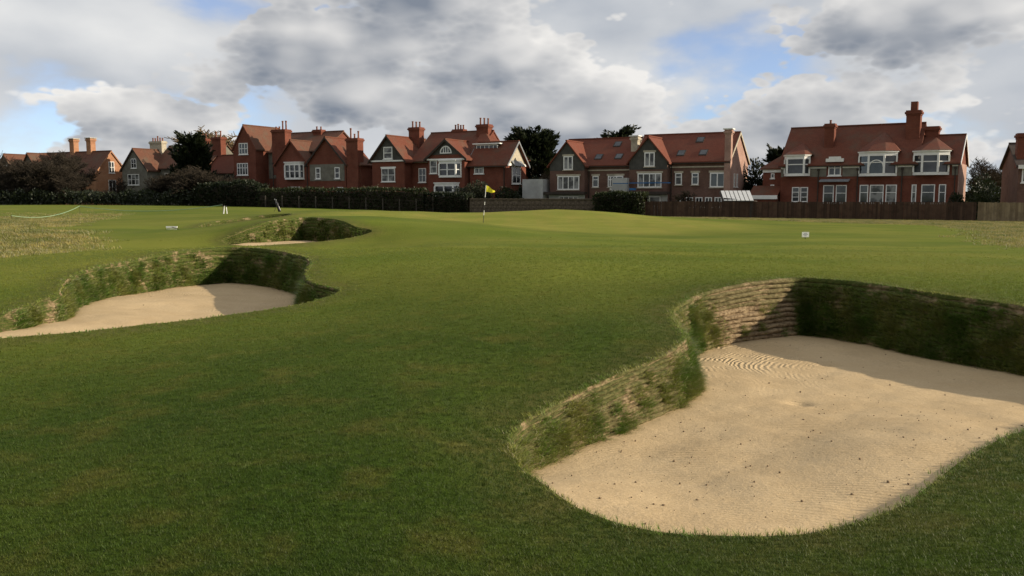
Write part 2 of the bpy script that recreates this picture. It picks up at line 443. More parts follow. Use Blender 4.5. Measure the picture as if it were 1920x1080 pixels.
def grass_system(name, label, variants, mat, dens_attr, seed, growth, smin, smax):
    """variants: list of (verts, faces); the object's own mesh holds the tufts, scattered on the ground sheet"""
    V, Fc, vid = [], [], []
    for i, (v, f) in enumerate(variants):
        o0 = len(V); V += v; Fc += [tuple(k + o0 for k in q) for q in f]; vid += [i] * len(v)
    o = mesh_obj(name, V, Fc, mat)
    at = o.data.attributes.new('variant', 'INT', 'POINT'); at.data.foreach_set('value', vid)
    set_props(o, label, None, None, 'stuff')
    ng = bpy.data.node_groups.new(name + '_scatter', 'GeometryNodeTree')
    ng.interface.new_socket('Geometry', in_out='INPUT', socket_type='NodeSocketGeometry')
    ng.interface.new_socket('Geometry', in_out='OUTPUT', socket_type='NodeSocketGeometry')
    N, Lk = ng.nodes, ng.links
    gi, go = N.new('NodeGroupInput'), N.new('NodeGroupOutput')
    na = N.new('GeometryNodeInputNamedAttribute'); na.data_type = 'INT'; na.inputs[0].default_value = 'variant'
    join = N.new('GeometryNodeJoinGeometry')
    for i in reversed(range(len(variants))):
        cmp_ = N.new('FunctionNodeCompare'); cmp_.data_type = 'INT'; cmp_.operation = 'EQUAL'
        ins = [s for s in cmp_.inputs if s.type == 'INT']; Lk.new([s for s in na.outputs if s.enabled][0], ins[0]); ins[1].default_value = i
        sepg = N.new('GeometryNodeSeparateGeometry'); Lk.new(gi.outputs[0], sepg.inputs[0]); Lk.new(cmp_.outputs[0], sepg.inputs[1])
        g2i = N.new('GeometryNodeGeometryToInstance'); Lk.new(sepg.outputs[0], g2i.inputs[0]); Lk.new(g2i.outputs[0], join.inputs[0])
    oi = N.new('GeometryNodeObjectInfo'); oi.inputs[0].default_value = ground; oi.transform_space = 'RELATIVE'
    dp = N.new('GeometryNodeDistributePointsOnFaces'); dp.distribute_method = 'RANDOM'
    da = N.new('GeometryNodeInputNamedAttribute'); da.data_type = 'FLOAT'; da.inputs[0].default_value = dens_attr
    Lk.new(oi.outputs['Geometry'], dp.inputs['Mesh']); Lk.new([s for s in da.outputs if s.enabled][0], dp.inputs['Density']); dp.inputs['Seed'].default_value = seed
    iop = N.new('GeometryNodeInstanceOnPoints'); Lk.new(dp.outputs['Points'], iop.inputs['Points']); Lk.new(join.outputs[0], iop.inputs['Instance'])
    iop.inputs['Pick Instance'].default_value = True
    ri = N.new('FunctionNodeRandomValue'); ri.data_type = 'INT'
    ii = [s for s in ri.inputs if s.type == 'INT' and s.enabled]; ii[0].default_value = 0; ii[1].default_value = len(variants) - 1; ii[-1].default_value = seed + 5
    Lk.new([s for s in ri.outputs if s.enabled][0], iop.inputs['Instance Index'])
    rv = N.new('FunctionNodeRandomValue'); rv.data_type = 'FLOAT_VECTOR'
    vv = [s for s in rv.inputs if s.type == 'VECTOR' and s.enabled]; vv[0].default_value = (-.12, -.12, 0); vv[1].default_value = (.12, .12, 6.283)
    e2r = N.new('FunctionNodeEulerToRotation'); Lk.new([s for s in rv.outputs if s.enabled][0], e2r.inputs[0]); Lk.new(e2r.outputs[0], iop.inputs['Rotation'])
    rs = N.new('FunctionNodeRandomValue'); rs.data_type = 'FLOAT'
    fs = [s for s in rs.inputs if s.type == 'VALUE' and s.enabled]; fs[0].default_value = smin; fs[1].default_value = smax
    # tufts are coarser further off
    gp = N.new('GeometryNodeInputPosition'); vl = N.new('ShaderNodeVectorMath'); vl.operation = 'LENGTH'; Lk.new(gp.outputs[0], vl.inputs[0])
    mr = N.new('ShaderNodeMapRange'); Lk.new(vl.outputs['Value'], mr.inputs[0]); mr.inputs[1].default_value = 4; mr.inputs[2].default_value = 34; mr.inputs[3].default_value = 1; mr.inputs[4].default_value = growth
    mu = N.new('ShaderNodeMath'); mu.operation = 'MULTIPLY'; Lk.new([s for s in rs.outputs if s.enabled][0], mu.inputs[0]); Lk.new(mr.outputs[0], mu.inputs[1])
    Lk.new(mu.outputs[0], iop.inputs['Scale'])
    Lk.new(iop.outputs[0], go.inputs[0])
    md = o.modifiers.new('scatter', 'NODES'); md.node_group = ng
    return o
def blade_material(name, colour_fn, bright=.9, straw=.05, far=False):
    m = NT(name); pos = m.geo()
    c = colour_fn(m, pos)
    if far:                         # light put into the colour: brighter with distance, as on the ground sheet
        ln = m.node('ShaderNodeVectorMath', operation='LENGTH'); m.l.new(pos, ln.inputs[0])
        c = m.mix(m.rng(ln.outputs['Value'], 6, 20), c, m.mix(m.rng(m.noise(pos, .12, 5, .6), .35, .7), (.16, .20, .026), (.23, .24, .042)))
    rnd = m.node('ShaderNodeObjectInfo').outputs['Random']
    hs = m.node('ShaderNodeHueSaturation'); m.l.new(c, hs.inputs['Color'])
    m.l.new(m.rng(rnd, 0, 1, .485, .515, False), hs.inputs['Hue']); m.l.new(m.rng(m.noise(pos, 120, 1, .5), .3, .7, bright * .6, bright * 1.4), hs.inputs['Value'])
    isl = m.node('ShaderNodeNewGeometry').outputs['Random Per Island']
    c2 = m.mix(m.math('GREATER_THAN', isl, 1 - straw), hs.outputs[0], (.36, .33, .19))
    m.color(c2); m.rough(.48, .22)
    tr = m.node('ShaderNodeBsdfTranslucent'); m.l.new(c2, tr.inputs[0])
    ms = m.node('ShaderNodeMixShader'); ms.inputs[0].default_value = .3
    m.l.new(m.b.outputs[0], ms.inputs[1]); m.l.new(tr.outputs[0], ms.inputs[2]); m.l.new(ms.outputs[0], m.out.inputs[0])
    return m.m
MAT_BLADE = blade_material('grass_blade', grass_colour, 1.0, .045, True)
grass_system('mown_grass', 'short mown grass blades covering the foreground turf',
             [tuft_mesh(i, 16, .032, .015, .0026, .9) for i in range(5)], MAT_BLADE, 'blade_density', 3, 2.3, .75, 1.35)
def rough_colour(m, pos):
    n = m.noise(pos, 0.5, 4, .6)
    return m.mix(m.rng(n, .38, .62), (.11, .13, .024), (.30, .25, .08))
MAT_ROUGH = blade_material('rough_blade', rough_colour, 1.25, .2)
grass_system('rough_grass', 'tufty tan and green rough grass on the left bank and right mound',
             [tuft_mesh(50 + i, 30, .20, .07, .012, 1.3) for i in range(4)], MAT_ROUGH, 'rough_density', 11, 1.5, .6, 1.3)

# ------------------------------------------------------------------ bunkers
m = NT('bunker_sand'); p = m.geo()
s1 = m.noise(p, 1.3, 5, .6); s2 = m.noise(p, 60, 3, .7)
m.color(m.mix(m.rng(s1, .3, .7), m.mix(m.rng(s2, .35, .65), (.44, .32, .175), (.525, .39, .225)), m.mix(m.rng(s2, .35, .65), (.50, .37, .21), (.585, .445, .265))))
m.rough(.9, .1)
# rake grooves follow the faces: phase from the distance to the edge, broken up by noise
wd = m.attr('edge_distance')
ph = m.math('ADD', m.math('MULTIPLY', wd, 95.0), m.math('MULTIPLY', m.noise(p, 1.3, 4, .6), 34.0))
groove = m.math('MULTIPLY', m.math('SINE', ph), m.math('MULTIPLY', m.attr('raked'), m.rng(m.noise(p, 2.6, 4, .6), .45, .62)))
sepx = m.node('ShaderNodeSeparateXYZ'); m.l.new(p, sepx.inputs[0])
ph2 = m.math('ADD', m.math('ADD', m.math('MULTIPLY', sepx.outputs[1], 105.0), m.math('MULTIPLY', sepx.outputs[0], 30.0)), m.math('MULTIPLY', m.noise(p, .9, 3, .5), 22.0))
fine = m.math('MULTIPLY', m.math('SINE', ph2), m.math('MULTIPLY', m.rng(m.noise(p, .8, 3, .5), .36, .6), .30))
hgt = m.math('ADD', m.math('ADD', groove, fine), m.math('ADD', m.math('MULTIPLY', m.noise(p, 14, 4, .65), 1.1), m.math('MULTIPLY', s2, .55)))
m.bump(hgt, .8, .010)
MAT_SAND = m.m

m = NT('turf_face'); p = m.geo()
mp = m.node('ShaderNodeMapping'); m.l.new(p, mp.inputs[0]); mp.inputs['Scale'].default_value = (1, 1, 1.7)
f1 = m.noise(mp.outputs[0], 2.2, 5, .65); f2 = m.noise(mp.outputs[0], 14, 5, .7); f3 = m.noise(p, .9, 3, .5)
soil = m.mix(m.rng(f2, .35, .65), (.15, .10, .055), (.36, .27, .16))
grs = m.mix(m.rng(f2, .35, .65), (.040, .062, .012), (.095, .105, .026))
m.color(m.mix(m.math('MULTIPLY', m.rng(f1, .33, .50), m.attr('grassy')), soil, grs))
m.rough(.9, .1); m.bump(m.math('ADD', f2, m.math('MULTIPLY', m.noise(p, 55, 3, .7), .6)), .9, .03)
MAT_FACE = m.m
def face_grass_colour(m, pos):
    n = m.noise(pos, 1.6, 4, .6)
    return m.mix(m.rng(n, .36, .64), (.06, .10, .012), (.13, .13, .028))
MAT_FACE_BLADE = blade_material('face_grass_blade', face_grass_colour, 2.1, .15)
MAT_CLOD = plain('sand_clod', (.2, .145, .09), .9, .1)

def build_bunker(key, label, layers, floor_mid, tufts, tuft_h, bare=None, clods=0, step=.06):
    rim = rims[key]; n = len(rim); nrm = ring_normals(rim)
    c0 = rim[:, :2].mean(0)
    root = empty('bunker', (c0[0], c0[1], float(rim[:, 2].min())))
    set_props(root, label, None, None, 'structure')
    o3 = np.array([c0[0], c0[1], float(rim[:, 2].min())])
    rs = np.random.RandomState(hash(key) % 1000 if False else len(key) * 7)
    h = rim[:, 3]
    # smooth the inward direction so the face does not fold in tight bends
    ns = nrm.copy()
    for _ in range(6): ns = (np.roll(ns, 1, 0) + 2 * ns + np.roll(ns, -1, 0)) / 4
    lean = .22 * h + .015
    arc = np.concatenate([[0], np.cumsum(np.linalg.norm(np.diff(rim[:, :2], axis=0), axis=1))])
    def wave(seed, amp, f):
        return amp * (vnoise(np.column_stack([arc, np.full(n, seed * 3.7)]), f, seed) - .5) * 2
    def ring(t, k, bulge):
        offx = lean * t + bulge * np.clip(h / .6, .15, 1)
        xy = rim[:, :2] + ns * offx[:, None]
        zz = rim[:, 2] - h * t + wave(k + 40, .02, 3.0) * np.clip(h * 2, .1, 1) * (t > .02) * (t < .98)
        return np.column_stack([xy, zz])
    if bare is None: bmask = np.zeros(n)
    else:
        bmask = np.zeros(n)
        for (bx, by, br, bw_) in bare: bmask = np.maximum(bmask, bw_ * (1 - sstep(np.hypot(rim[:, 0] - bx, rim[:, 1] - by), br * .6, br)))
    rings_mid = None
    for k in range(layers):
        t0, t1 = k / layers, (k + 1) / layers
        fb = .32 + .68 * bmask; b = (wave(k + 1, .045, 1.9) + wave(k + 21, .024, 7.0)) * (.5 + .5 * bmask)
        prof = [ring(t0, k, (b - .05) * fb if k else b * 0 - .004), ring(t0 + .18 / layers, k, b + .022 * fb), ring((t0 + t1) / 2, k, b + .030 * fb), ring(t1 - .15 / layers, k, b + .012 * fb), ring(t1 + .12 / layers, k + 1, b - .07)]
        V = np.vstack(prof) - o3
        Fq = []
        for q in range(len(prof) - 1):
            a = q * n + np.arange(n); bq = q * n + (np.arange(n) + 1) % n
            Fq.append(np.column_stack([a, bq, bq + n, a + n]))
        o = np_mesh('turf_layer', V, np.vstack(Fq), MAT_FACE, root, smooth=True)
        add_attr(o, 'grassy', np.tile(1 - bmask * (1 if k > layers * .35 else .5), len(prof)))
    core_r = [ring(0, 0, rim[:, 2] * 0 - .004)] + [ring(t, 0, rim[:, 2] * 0 - .018) for t in (.12, .4, .7, 1.06)]
    Fq = []
    for q in range(4):
        a = q * n + np.arange(n); bq = q * n + (np.arange(n) + 1) % n
        Fq.append(np.column_stack([a, bq, bq + n, a + n]))
    o = np_mesh('soil_core', np.vstack(core_r) - o3, np.vstack(Fq), MAT_FACE, root, smooth=True)
    add_attr(o, 'grassy', np.tile((1 - bmask) * .5, 5))
    # sand
    fl = ring(1.0, 0, -.05)[:, :]
    fl[:, :2] = rim[:, :2] + ns * np.maximum(lean - .04, .0)[:, None]
    fl[:, 2] = rim[:, 2] - h + .01
    P2 = fl[:, :2]
    x0, y0 = P2.min(0); x1, y1 = P2.max(0)
    gx, gy = np.meshgrid(np.arange(x0, x1, step), np.arange(y0, y1, step))
    gp = np.column_stack([gx.ravel(), gy.ravel()]) + rs.uniform(-.2, .2, (gx.size, 2)) * step
    gp = gp[inside(P2, gp)]
    dd = rim_dist(gp, P2)
    gp = gp[dd > step * .6]
    allq = np.vstack([P2, gp])
    vv, ee, ff, *_ = delaunay_2d_cdt([Vector(q) for q in allq], [(i, (i + 1) % n) for i in range(n)], [], 1, 1e-6, False)
    vv = np.array([tuple(v) for v in vv]); ff = np.array([tuple(f) for f in ff if len(f) == 3])
    ar = np.cross(vv[ff[:, 1]] - vv[ff[:, 0]], vv[ff[:, 2]] - vv[ff[:, 0]]); ff[ar < 0] = ff[ar < 0][:, ::-1]
    sub = fl[::3]
    zi = np.zeros(len(vv)); dmin = np.zeros(len(vv))
    for i in range(0, len(vv), 4000):
        d2 = ((vv[i:i + 4000, None] - sub[None, :, :2]) ** 2).sum(-1) + 1e-4
        w = 1 / d2 ** 1.5; zi[i:i + 4000] = (w * sub[None, :, 2]).sum(1) / w.sum(1); dmin[i:i + 4000] = np.sqrt(d2.min(1))
    zmid = CAM_Z - floor_mid
    z = zi + (zmid - zi) * sstep(dmin, .0, 4.2) * .8
    z += (vnoise(vv, .9, 9) - .5) * .07 * sstep(dmin, .1, .8) + (vnoise(vv, 4, 12) - .5) * .022
    for (fx, fy) in ([(4.32, 11.4), (4.0, 11.9), (3.1, 9.0)] if key == 'near_right' else []):
        z -= .05 * np.exp(-((vv[:, 0] - fx) ** 2 + (vv[:, 1] - fy) ** 2) / .012)
    sand = np_mesh('sand', np.column_stack([vv, z]) - o3, ff, MAT_SAND, root, smooth=True)
    tall = np.zeros(len(vv))
    for i in range(0, len(vv), 4000):
        d2 = ((vv[i:i + 4000, None] - rim[None, ::3, :2]) ** 2).sum(-1)
        tall[i:i + 4000] = h[::3][d2.argmin(1)]
    add_attr(sand, 'edge_distance', dmin); add_attr(sand, 'raked', sstep(tall, .6, .8) * (1 - sstep(dmin, .7, 2.2)))
    # grass growing on the face
    V, Fc = [], []
    variants = [tuft_mesh(80 + i, 10, .03, 1.0 * tuft_h, tuft_h * .07, 1.3) for i in range(5)]
    prob = h * (1 - .86 * bmask) * (vnoise(np.column_stack([arc, arc * 0]), .8, 31) > .28)
    prob = np.clip(prob - .07, 0, None); prob /= prob.sum()
    ds = arc[1] - arc[0]
    nc = max(40, tufts // 38); ci = rs.choice(n, nc, p=prob); ct = rs.beta(1.7, 1.0, nc); cr = rs.uniform(.035, .11, nc) * (1.0 if key == 'near_right' else 1.7)
    VA, FA, FQ = [], [], []
    cnt = 0
    for _ in range(tufts):
        c_ = rs.randint(nc); i = int(ci[c_] + rs.normal(0, cr[c_] / ds)) % n
        t = ct[c_] + rs.normal(0, cr[c_] / max(h[i], .2))
        if t < .1 or t > 1.02 or h[i] < .1: continue
        pp = np.array([*(rim[i, :2] + ns[i] * (lean[i] * t + .02)), rim[i, 2] - h[i] * t])
        v, f = variants[rs.randint(5)]
        v = np.array(v); s = rs.uniform(.6, 1.3); a = rs.uniform(0, 6.283)
        ca, sa = math.cos(a), math.sin(a)
        v = np.column_stack([v[:, 0] * ca - v[:, 1] * sa, v[:, 0] * sa + v[:, 1] * ca, v[:, 2]]) * s
        # lean out of the face and droop
        out = v[:, 2] * .75
        v[:, 0] += ns[i, 0] * out; v[:, 1] += ns[i, 1] * out; v[:, 2] = v[:, 2] * .72 - out * out / tuft_h * .45
        VA.append(v + pp)
        FQ.append(np.array([q for q in f if len(q) == 4]) + cnt); FA.append(np.array([q for q in f if len(q) == 3]) + cnt)
        cnt += len(v)
    # short blades hanging over the turf edge all the way round
    ev = [tuft_mesh(120 + i, 9, .03, .034, .0042 if key == 'near_right' else .009, 1.1) for i in range(4)]
    for i in range(n):
        for _ in range(3 if key == 'near_right' else 1):
            v, f = ev[rs.randint(4)]; v = np.array(v) * rs.uniform(.6, 1.25); q = rs.uniform(-.05, .012)
            VA.append(v + [rim[i, 0] + ns[i, 0] * q + rs.normal(0, .02), rim[i, 1] + ns[i, 1] * q + rs.normal(0, .02), rim[i, 2] - .004])
            FQ.append(np.array([z_ for z_ in f if len(z_) == 4]) + cnt); FA.append(np.array([z_ for z_ in f if len(z_) == 3]) + cnt); cnt += len(v)
    VA = np.vstack(VA) - o3; FQ = np.vstack(FQ); FA = np.vstack(FA)
    tri = np.vstack([FA, FQ[:, [0, 1, 2]], FQ[:, [0, 2, 3]]])
    gt = np_mesh('face_grass', VA, tri, MAT_FACE_BLADE, root); gt['kind'] = 'stuff'
    if clods:
        ico = bmesh.new(); bmesh.ops.create_icosphere(ico, subdivisions=1, radius=1.0)
        iv = np.array([v.co[:] for v in ico.verts]); ifc = np.array([[v.index for v in f.verts] for f in ico.faces]); ico.free()
        sel = rs.choice(len(vv), clods, p=(np.exp(-((vv[:, 0] - 2.2) ** 2 + (vv[:, 1] - 6.8) ** 2) / 9) + .12) / (np.exp(-((vv[:, 0] - 2.2) ** 2 + (vv[:, 1] - 6.8) ** 2) / 9) + .12).sum())
        CV, CF = [], []
        for j, i in enumerate(sel):
            s = .003 + .007 * rs.random_sample() ** 4
            CV.append(iv * (s * rs.uniform(.7, 1.5, 3)) + [vv[i, 0], vv[i, 1], z[i] + s * .4] + rs.normal(0, s * .2, iv.shape)); CF.append(ifc + j * len(iv))
        cl = np_mesh('sand_clods', np.vstack(CV) - o3, np.vstack(CF), MAT_CLOD, root); cl['kind'] = 'stuff'
    return root
bnear = at_drop(1412, 531, 1.38)
build_bunker('near_right', 'large sandy bunker with stepped turf face in the right foreground', 12, 2.27, 20000, .07,
             bare=[(bnear[0], bnear[1], 1.35, 1.0), (.75, 7.9, 2.0, .42), (2.6, 12.2, 1.3, .3)], clods=450, step=.055)
bl = at_drop(345, 471, 1.385)
build_bunker('left', 'sandy bunker with grassy turf face left of the fairway ridge', 9, 2.28, 11000, .10, clods=60, step=.09)
build_bunker('mid', 'smaller bunker cut into the bank below the green', 7, 1.95, 3000, .11, step=.16)
build_bunker('far', 'narrow dark bunker on the far left bank, seen edge-on', 4, 1.9, 1200, .12, step=.25)

# ------------------------------------------------------------------ building materials
def brick_mat(name, c1, c2, mortar, var=.38):
    m = NT(name); p = m.objc()
    sx = m.node('ShaderNodeSeparateXYZ'); m.l.new(p, sx.inputs[0])
    cx = m.node('ShaderNodeCombineXYZ'); m.l.new(m.math('ADD', sx.outputs[0], sx.outputs[1]), cx.inputs[0]); m.l.new(sx.outputs[2], cx.inputs[1])
    b = m.node('ShaderNodeTexBrick'); m.l.new(cx.outputs[0], b.inputs['Vector'])
    b.inputs['Scale'].default_value = 1; b.inputs['Brick Width'].default_value = .225; b.inputs['Row Height'].default_value = .075; b.inputs['Mortar Size'].default_value = .008
    b.inputs['Color1'].default_value = (*c1, 1); b.inputs['Color2'].default_value = (*c2, 1); b.inputs['Mortar'].default_value = (*mortar, 1)
    n = m.noise(p, .7, 5, .6); n2 = m.noise(p, 4, 4, .6)
    c = m.mix(m.math('MULTIPLY', m.rng(n, .3, .75), var * 1.6), b.outputs[0], tuple(x * .55 for x in c1))
    c = m.mix(m.math('MULTIPLY', m.rng(n2, .5, .75), var), c, tuple(min(1, x * 1.35) for x in c2))
    m.color(c); m.rough(.85, .2); m.bump(b.outputs['Fac'], -.3, .008)
    return m.m
def tile_mat(name, c1, c2, moss=.32):
    m = NT(name); p = m.objc()
    sx = m.node('ShaderNodeSeparateXYZ'); m.l.new(p, sx.inputs[0])
    cx = m.node('ShaderNodeCombineXYZ'); m.l.new(m.math('ADD', sx.outputs[0], sx.outputs[1]), cx.inputs[0]); m.l.new(sx.outputs[2], cx.inputs[1])
    b = m.node('ShaderNodeTexBrick'); m.l.new(cx.outputs[0], b.inputs['Vector'])
    b.inputs['Scale'].default_value = 1; b.inputs['Brick Width'].default_value = .2; b.inputs['Row Height'].default_value = .09; b.inputs['Mortar Size'].default_value = .006
    b.inputs['Color1'].default_value = (*c1, 1); b.inputs['Color2'].default_value = (*c2, 1); b.inputs['Mortar'].default_value = (*[x * .5 for x in c1], 1)
    n = m.noise(p, .55, 6, .65); n2 = m.noise(p, 2.6, 5, .6)
    c = m.mix(m.math('MULTIPLY', m.rng(n, .42, .75), moss * 2), b.outputs[0], (.10, .075, .05))
    c = m.mix(m.math('MULTIPLY', m.rng(n2, .5, .8), .35), c, tuple(min(1, x * 1.4) for x in c2))
    m.color(c); m.rough(.8, .25); m.bump(b.outputs['Fac'], -.5, .02)
    return m.m
M_BRICK = brick_mat('red_brick', (.16, .043, .025), (.205, .058, .032), (.12, .08, .06))
M_BRICK_NEW = brick_mat('brown_brick', (.125, .062, .044), (.17, .085, .06), (.16, .13, .11))
M_BRICK_SUNLIT = brick_mat('sunlit_brick', (.36, .20, .15), (.42, .24, .18), (.4, .34, .3))  # brick with the pink of the sun put into its colour
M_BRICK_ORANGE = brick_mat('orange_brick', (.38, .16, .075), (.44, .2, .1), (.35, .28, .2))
M_TILE = tile_mat('clay_tiles', (.132, .041, .023), (.165, .052, .028))
M_TILE_OLD = tile_mat('weathered_clay_tiles', (.120, .050, .030), (.150, .064, .038), .45)
M_TILE_NEW = tile_mat('new_clay_tiles', (.145, .042, .023), (.175, .051, .028), .12)
M_SLATE = tile_mat('dark_tiles', (.06, .045, .04), (.08, .06, .05), .3)
M_RENDER = plain('grey_render', (.17, .16, .13), .9, .1, .2, 1.5)
M_RENDER_D = plain('dark_render', (.075, .072, .064), .9, .1, .2, 1.5)
M_CONC = plain('pale_concrete', (.38, .38, .36), .9, .1, .15, .8)
M_WHITE = plain('white_paint', (.78, .77, .73), .5, .4, .06, 2)
M_STONE = plain('pale_stone_trim', (.42, .37, .28), .85, .2, .15, 3)
M_DARK = plain('dark_timber', (.045, .035, .028), .7, .2, .2, 4)
M_LEAD = plain('lead_grey', (.2, .21, .22), .6, .4, .15, 3)
M_POT = plain('chimney_pot_clay', (.20, .08, .05), .8, .2, .25, 4)
m = NT('window_glass'); m.color(m.mix(m.rng(m.noise(m.objc(), .8, 2, .5), .35, .65), (.012, .014, .017), (.05, .055, .06))); m.rough(.06, .6); M_GLASS = m.m
m = NT('curtained_glass'); m.color(m.mix(m.rng(m.noise(m.objc(), 1.1, 3, .5), .4, .6), (.03, .03, .03), (.22, .22, .21))); m.rough(.15, .5); M_GLASS_C = m.m
M_BLUE = plain('blue_netting', (.03, .12, .28), .7, .2, .2, 5)
M_BLACK = plain('black_plastic', (.015, .015, .017), .5, .4, .1, 5)

STREET = Vector((44.9, 85.0, 0.0))
class House:
    """parts are given along the street (u), up (z) and back from the building line (v), in metres"""
    def __init__(self, name, label, u0, v0=0.0, gz_=-.6, theta=28.0, origin=STREET, cat='house', group='houses along the edge of the course'):
        th = math.radians(theta); self.u0, self.v0 = u0, v0
        U = Vector((math.cos(th), -math.sin(th), 0)); Vv = Vector((math.sin(th), math.cos(th), 0))
        loc = origin + U * u0 + Vv * v0; loc.z = gz_
        self.e = empty(name, loc, -th); self.zoff = -.55 - gz_
        set_props(self.e, label, cat, group)
    def T(self, u, v, z): return (u - self.u0, v - self.v0, z + self.zoff)
    def mesh(self, name, pts, faces, mat, parent=None):
        return mesh_obj(name, [self.T(*p) for p in pts], faces, mat, parent or self.e)
    def box(self, name, u0, u1, v0, v1, z0, z1, mat, parent=None):
        P = [(u, v, z) for z in (z0, z1) for u, v in ((u0, v0), (u1, v0), (u1, v1), (u0, v1))]
        return self.mesh(name, P, [(3, 2, 1, 0), (4, 5, 6, 7), (0, 1, 5, 4), (1, 2, 6, 5), (2, 3, 7, 6), (3, 0, 4, 7)], mat, parent)
    def boxes(self, name, L, mat, parent=None):
        P, Fc = [], []
        for (u0, u1, v0, v1, z0, z1) in L:
            o = len(P)
            P += [(u, v, z) for z in (z0, z1) for u, v in ((u0, v0), (u1, v0), (u1, v1), (u0, v1))]
            Fc += [tuple(o + k for k in f) for f in ((3, 2, 1, 0), (4, 5, 6, 7), (0, 1, 5, 4), (1, 2, 6, 5), (2, 3, 7, 6), (3, 0, 4, 7))]
        return self.mesh(name, P, Fc, mat, parent)
    def slab(self, name, quad, th, mat, parent=None):
        """a roof slope: quad of 4 (or 3) points, given thickness downwards"""
        n = len(quad); P = list(quad) + [(a, b, c - th) for a, b, c in quad]
        Fc = [tuple(range(n)), tuple(reversed(range(n, 2 * n)))] + [(i + n, (i + 1) % n + n, (i + 1) % n, i) for i in range(n)]
        o = self.mesh(name, P, Fc, mat, parent)
        bm = bmesh.new(); bm.from_mesh(o.data); bmesh.ops.recalc_face_normals(bm, faces=bm.faces); bm.to_mesh(o.data); bm.free()
        return o
    def wing_u(self, u0, u1, v0, v1, ze, zr, wall, roof, over=.35, side=.25, vr=None, gable=None, verge=None):
        vr = (v0 + v1) / 2 if vr is None else vr
        P = [(u0, v0, 0), (u0, v1, 0), (u0, v1, ze), (u0, vr, zr - .12), (u0, v0, ze)]
        P += [(u1, b, c) for _, b, c in P]
        self.mesh('wall', P, [(0, 1, 2, 3, 4), (9, 8, 7, 6, 5), (0, 4, 9, 5), (1, 6, 7, 2), (4, 3, 8, 9), (3, 2, 7, 8)], wall)
        kf = (zr - ze) / (vr - v0); kb = (zr - ze) / (v1 - vr)
        f, b = v0 - over, v1 + over; zf, zb = ze - over * kf, ze - over * kb
        a, c = u0 - side, u1 + side
        r = self.slab('roof', [(a, f, zf + .1), (c, f, zf + .1), (c, vr, zr + .1), (a, vr, zr + .1)], .2, roof)
        self.slab('back_roof', [(a, vr + .01, zr + .1), (c, vr + .01, zr + .1), (c, b, zb + .1), (a, b, zb + .1)], .2, roof)
        self.box('ridge_tiles', a, c, vr - .12, vr + .12, zr + .06, zr + .2, roof, r)
        self.box('gutter', a, c, f - .1, f + .02, zf - .12, zf - .02, M_DARK)
        if verge:
            for uu in (a - .04, c - .02):
                for (va, za, vb, zb_) in ((f, zf, vr, zr), (vr, zr, b, zb)):
                    self.mesh('bargeboard', [(uu, va, za - .16), (uu + .06, va, za - .16), (uu + .06, vb, zb_ - .16), (uu, vb, zb_ - .16), (uu, va, za + .13), (uu + .06, va, za + .13), (uu + .06, vb, zb_ + .13), (uu, vb, zb_ + .13)],
                              [(3, 2, 1, 0), (4, 5, 6, 7), (0, 1, 5, 4), (1, 2, 6, 5), (2, 3, 7, 6), (3, 0, 4, 7)], verge)
        return r
    def wing_v(self, u0, u1, v0, v1, ze, zr, wall, roof, over=.35, front=.3, ur=None, gable=None, verge=None, zg=None):
        """ridge runs back from the street: a gable faces the front"""
        ur = (u0 + u1) / 2 if ur is None else ur
        P = [(u0, v0, 0), (u1, v0, 0), (u1, v0, ze), (ur, v0, zr - .12), (u0, v0, ze)]
        P += [(a, v1, c) for a, _, c in P]
        self.mesh('wall', P, [(0, 1, 2, 3, 4), (9, 8, 7, 6, 5), (0, 4, 9, 5), (1, 6, 7, 2), (4, 3, 8, 9), (3, 2, 7, 8)], wall)
        kl = (zr - ze) / (ur - u0); kr = (zr - ze) / (u1 - ur)
        f = v0 - front
        self.slab('roof', [(u0 - over, f, ze - over * kl + .1), (ur, f, zr + .1), (ur, v1, zr + .1), (u0 - over, v1, ze - over * kl + .1)], .2, roof)
        r = self.slab('roof', [(ur + .01, f, zr + .1), (u1 + over, f, ze - over * kr + .1), (u1 + over, v1, ze - over * kr + .1), (ur + .01, v1, zr + .1)], .2, roof)
        self.box('ridge_tiles', ur - .12, ur + .12, f, v1, zr + .06, zr + .2, roof, r)
        if gable:
            z0 = zg if zg is not None else ze; hw = lambda z: ((zr - z) / kl if z > ze else ur - u0, (zr - z) / kr if z > ze else u1 - ur)
            a, b = hw(max(z0, ze)); d = .035
            pts = [(ur - a, v0 - d, z0), (ur + b, v0 - d, z0)]
            if z0 < ze: pts += [(u1, v0 - d, ze), (ur, v0 - d, zr - .14), (u0, v0 - d, ze)]
            else: pts += [(ur, v0 - d, zr - .14)]
            n = len(pts); P = pts + [(x, v0 - .002, z) for x, _, z in pts]
            self.mesh('gable_panel', P, [tuple(range(n)), tuple(reversed(range(n, 2 * n)))] + [(i + n, (i + 1) % n + n, (i + 1) % n, i) for i in range(n)], gable)
        if verge:
            for (ua, za, ub, zb) in ((u0 - over, ze - over * kl, ur, zr), (ur, zr, u1 + over, ze - over * kr)):
                vv = f - .05
                self.mesh('bargeboard', [(ua, vv, za - .2), (ub, vv, zb - .2), (ub, vv + .06, zb - .2), (ua, vv + .06, za - .2), (ua, vv, za + .12), (ub, vv, zb + .12), (ub, vv + .06, zb + .12), (ua, vv + .06, za + .12)],
                          [(3, 2, 1, 0), (4, 5, 6, 7), (0, 1, 5, 4), (1, 2, 6, 5), (2, 3, 7, 6), (3, 0, 4, 7)], verge)
        return r
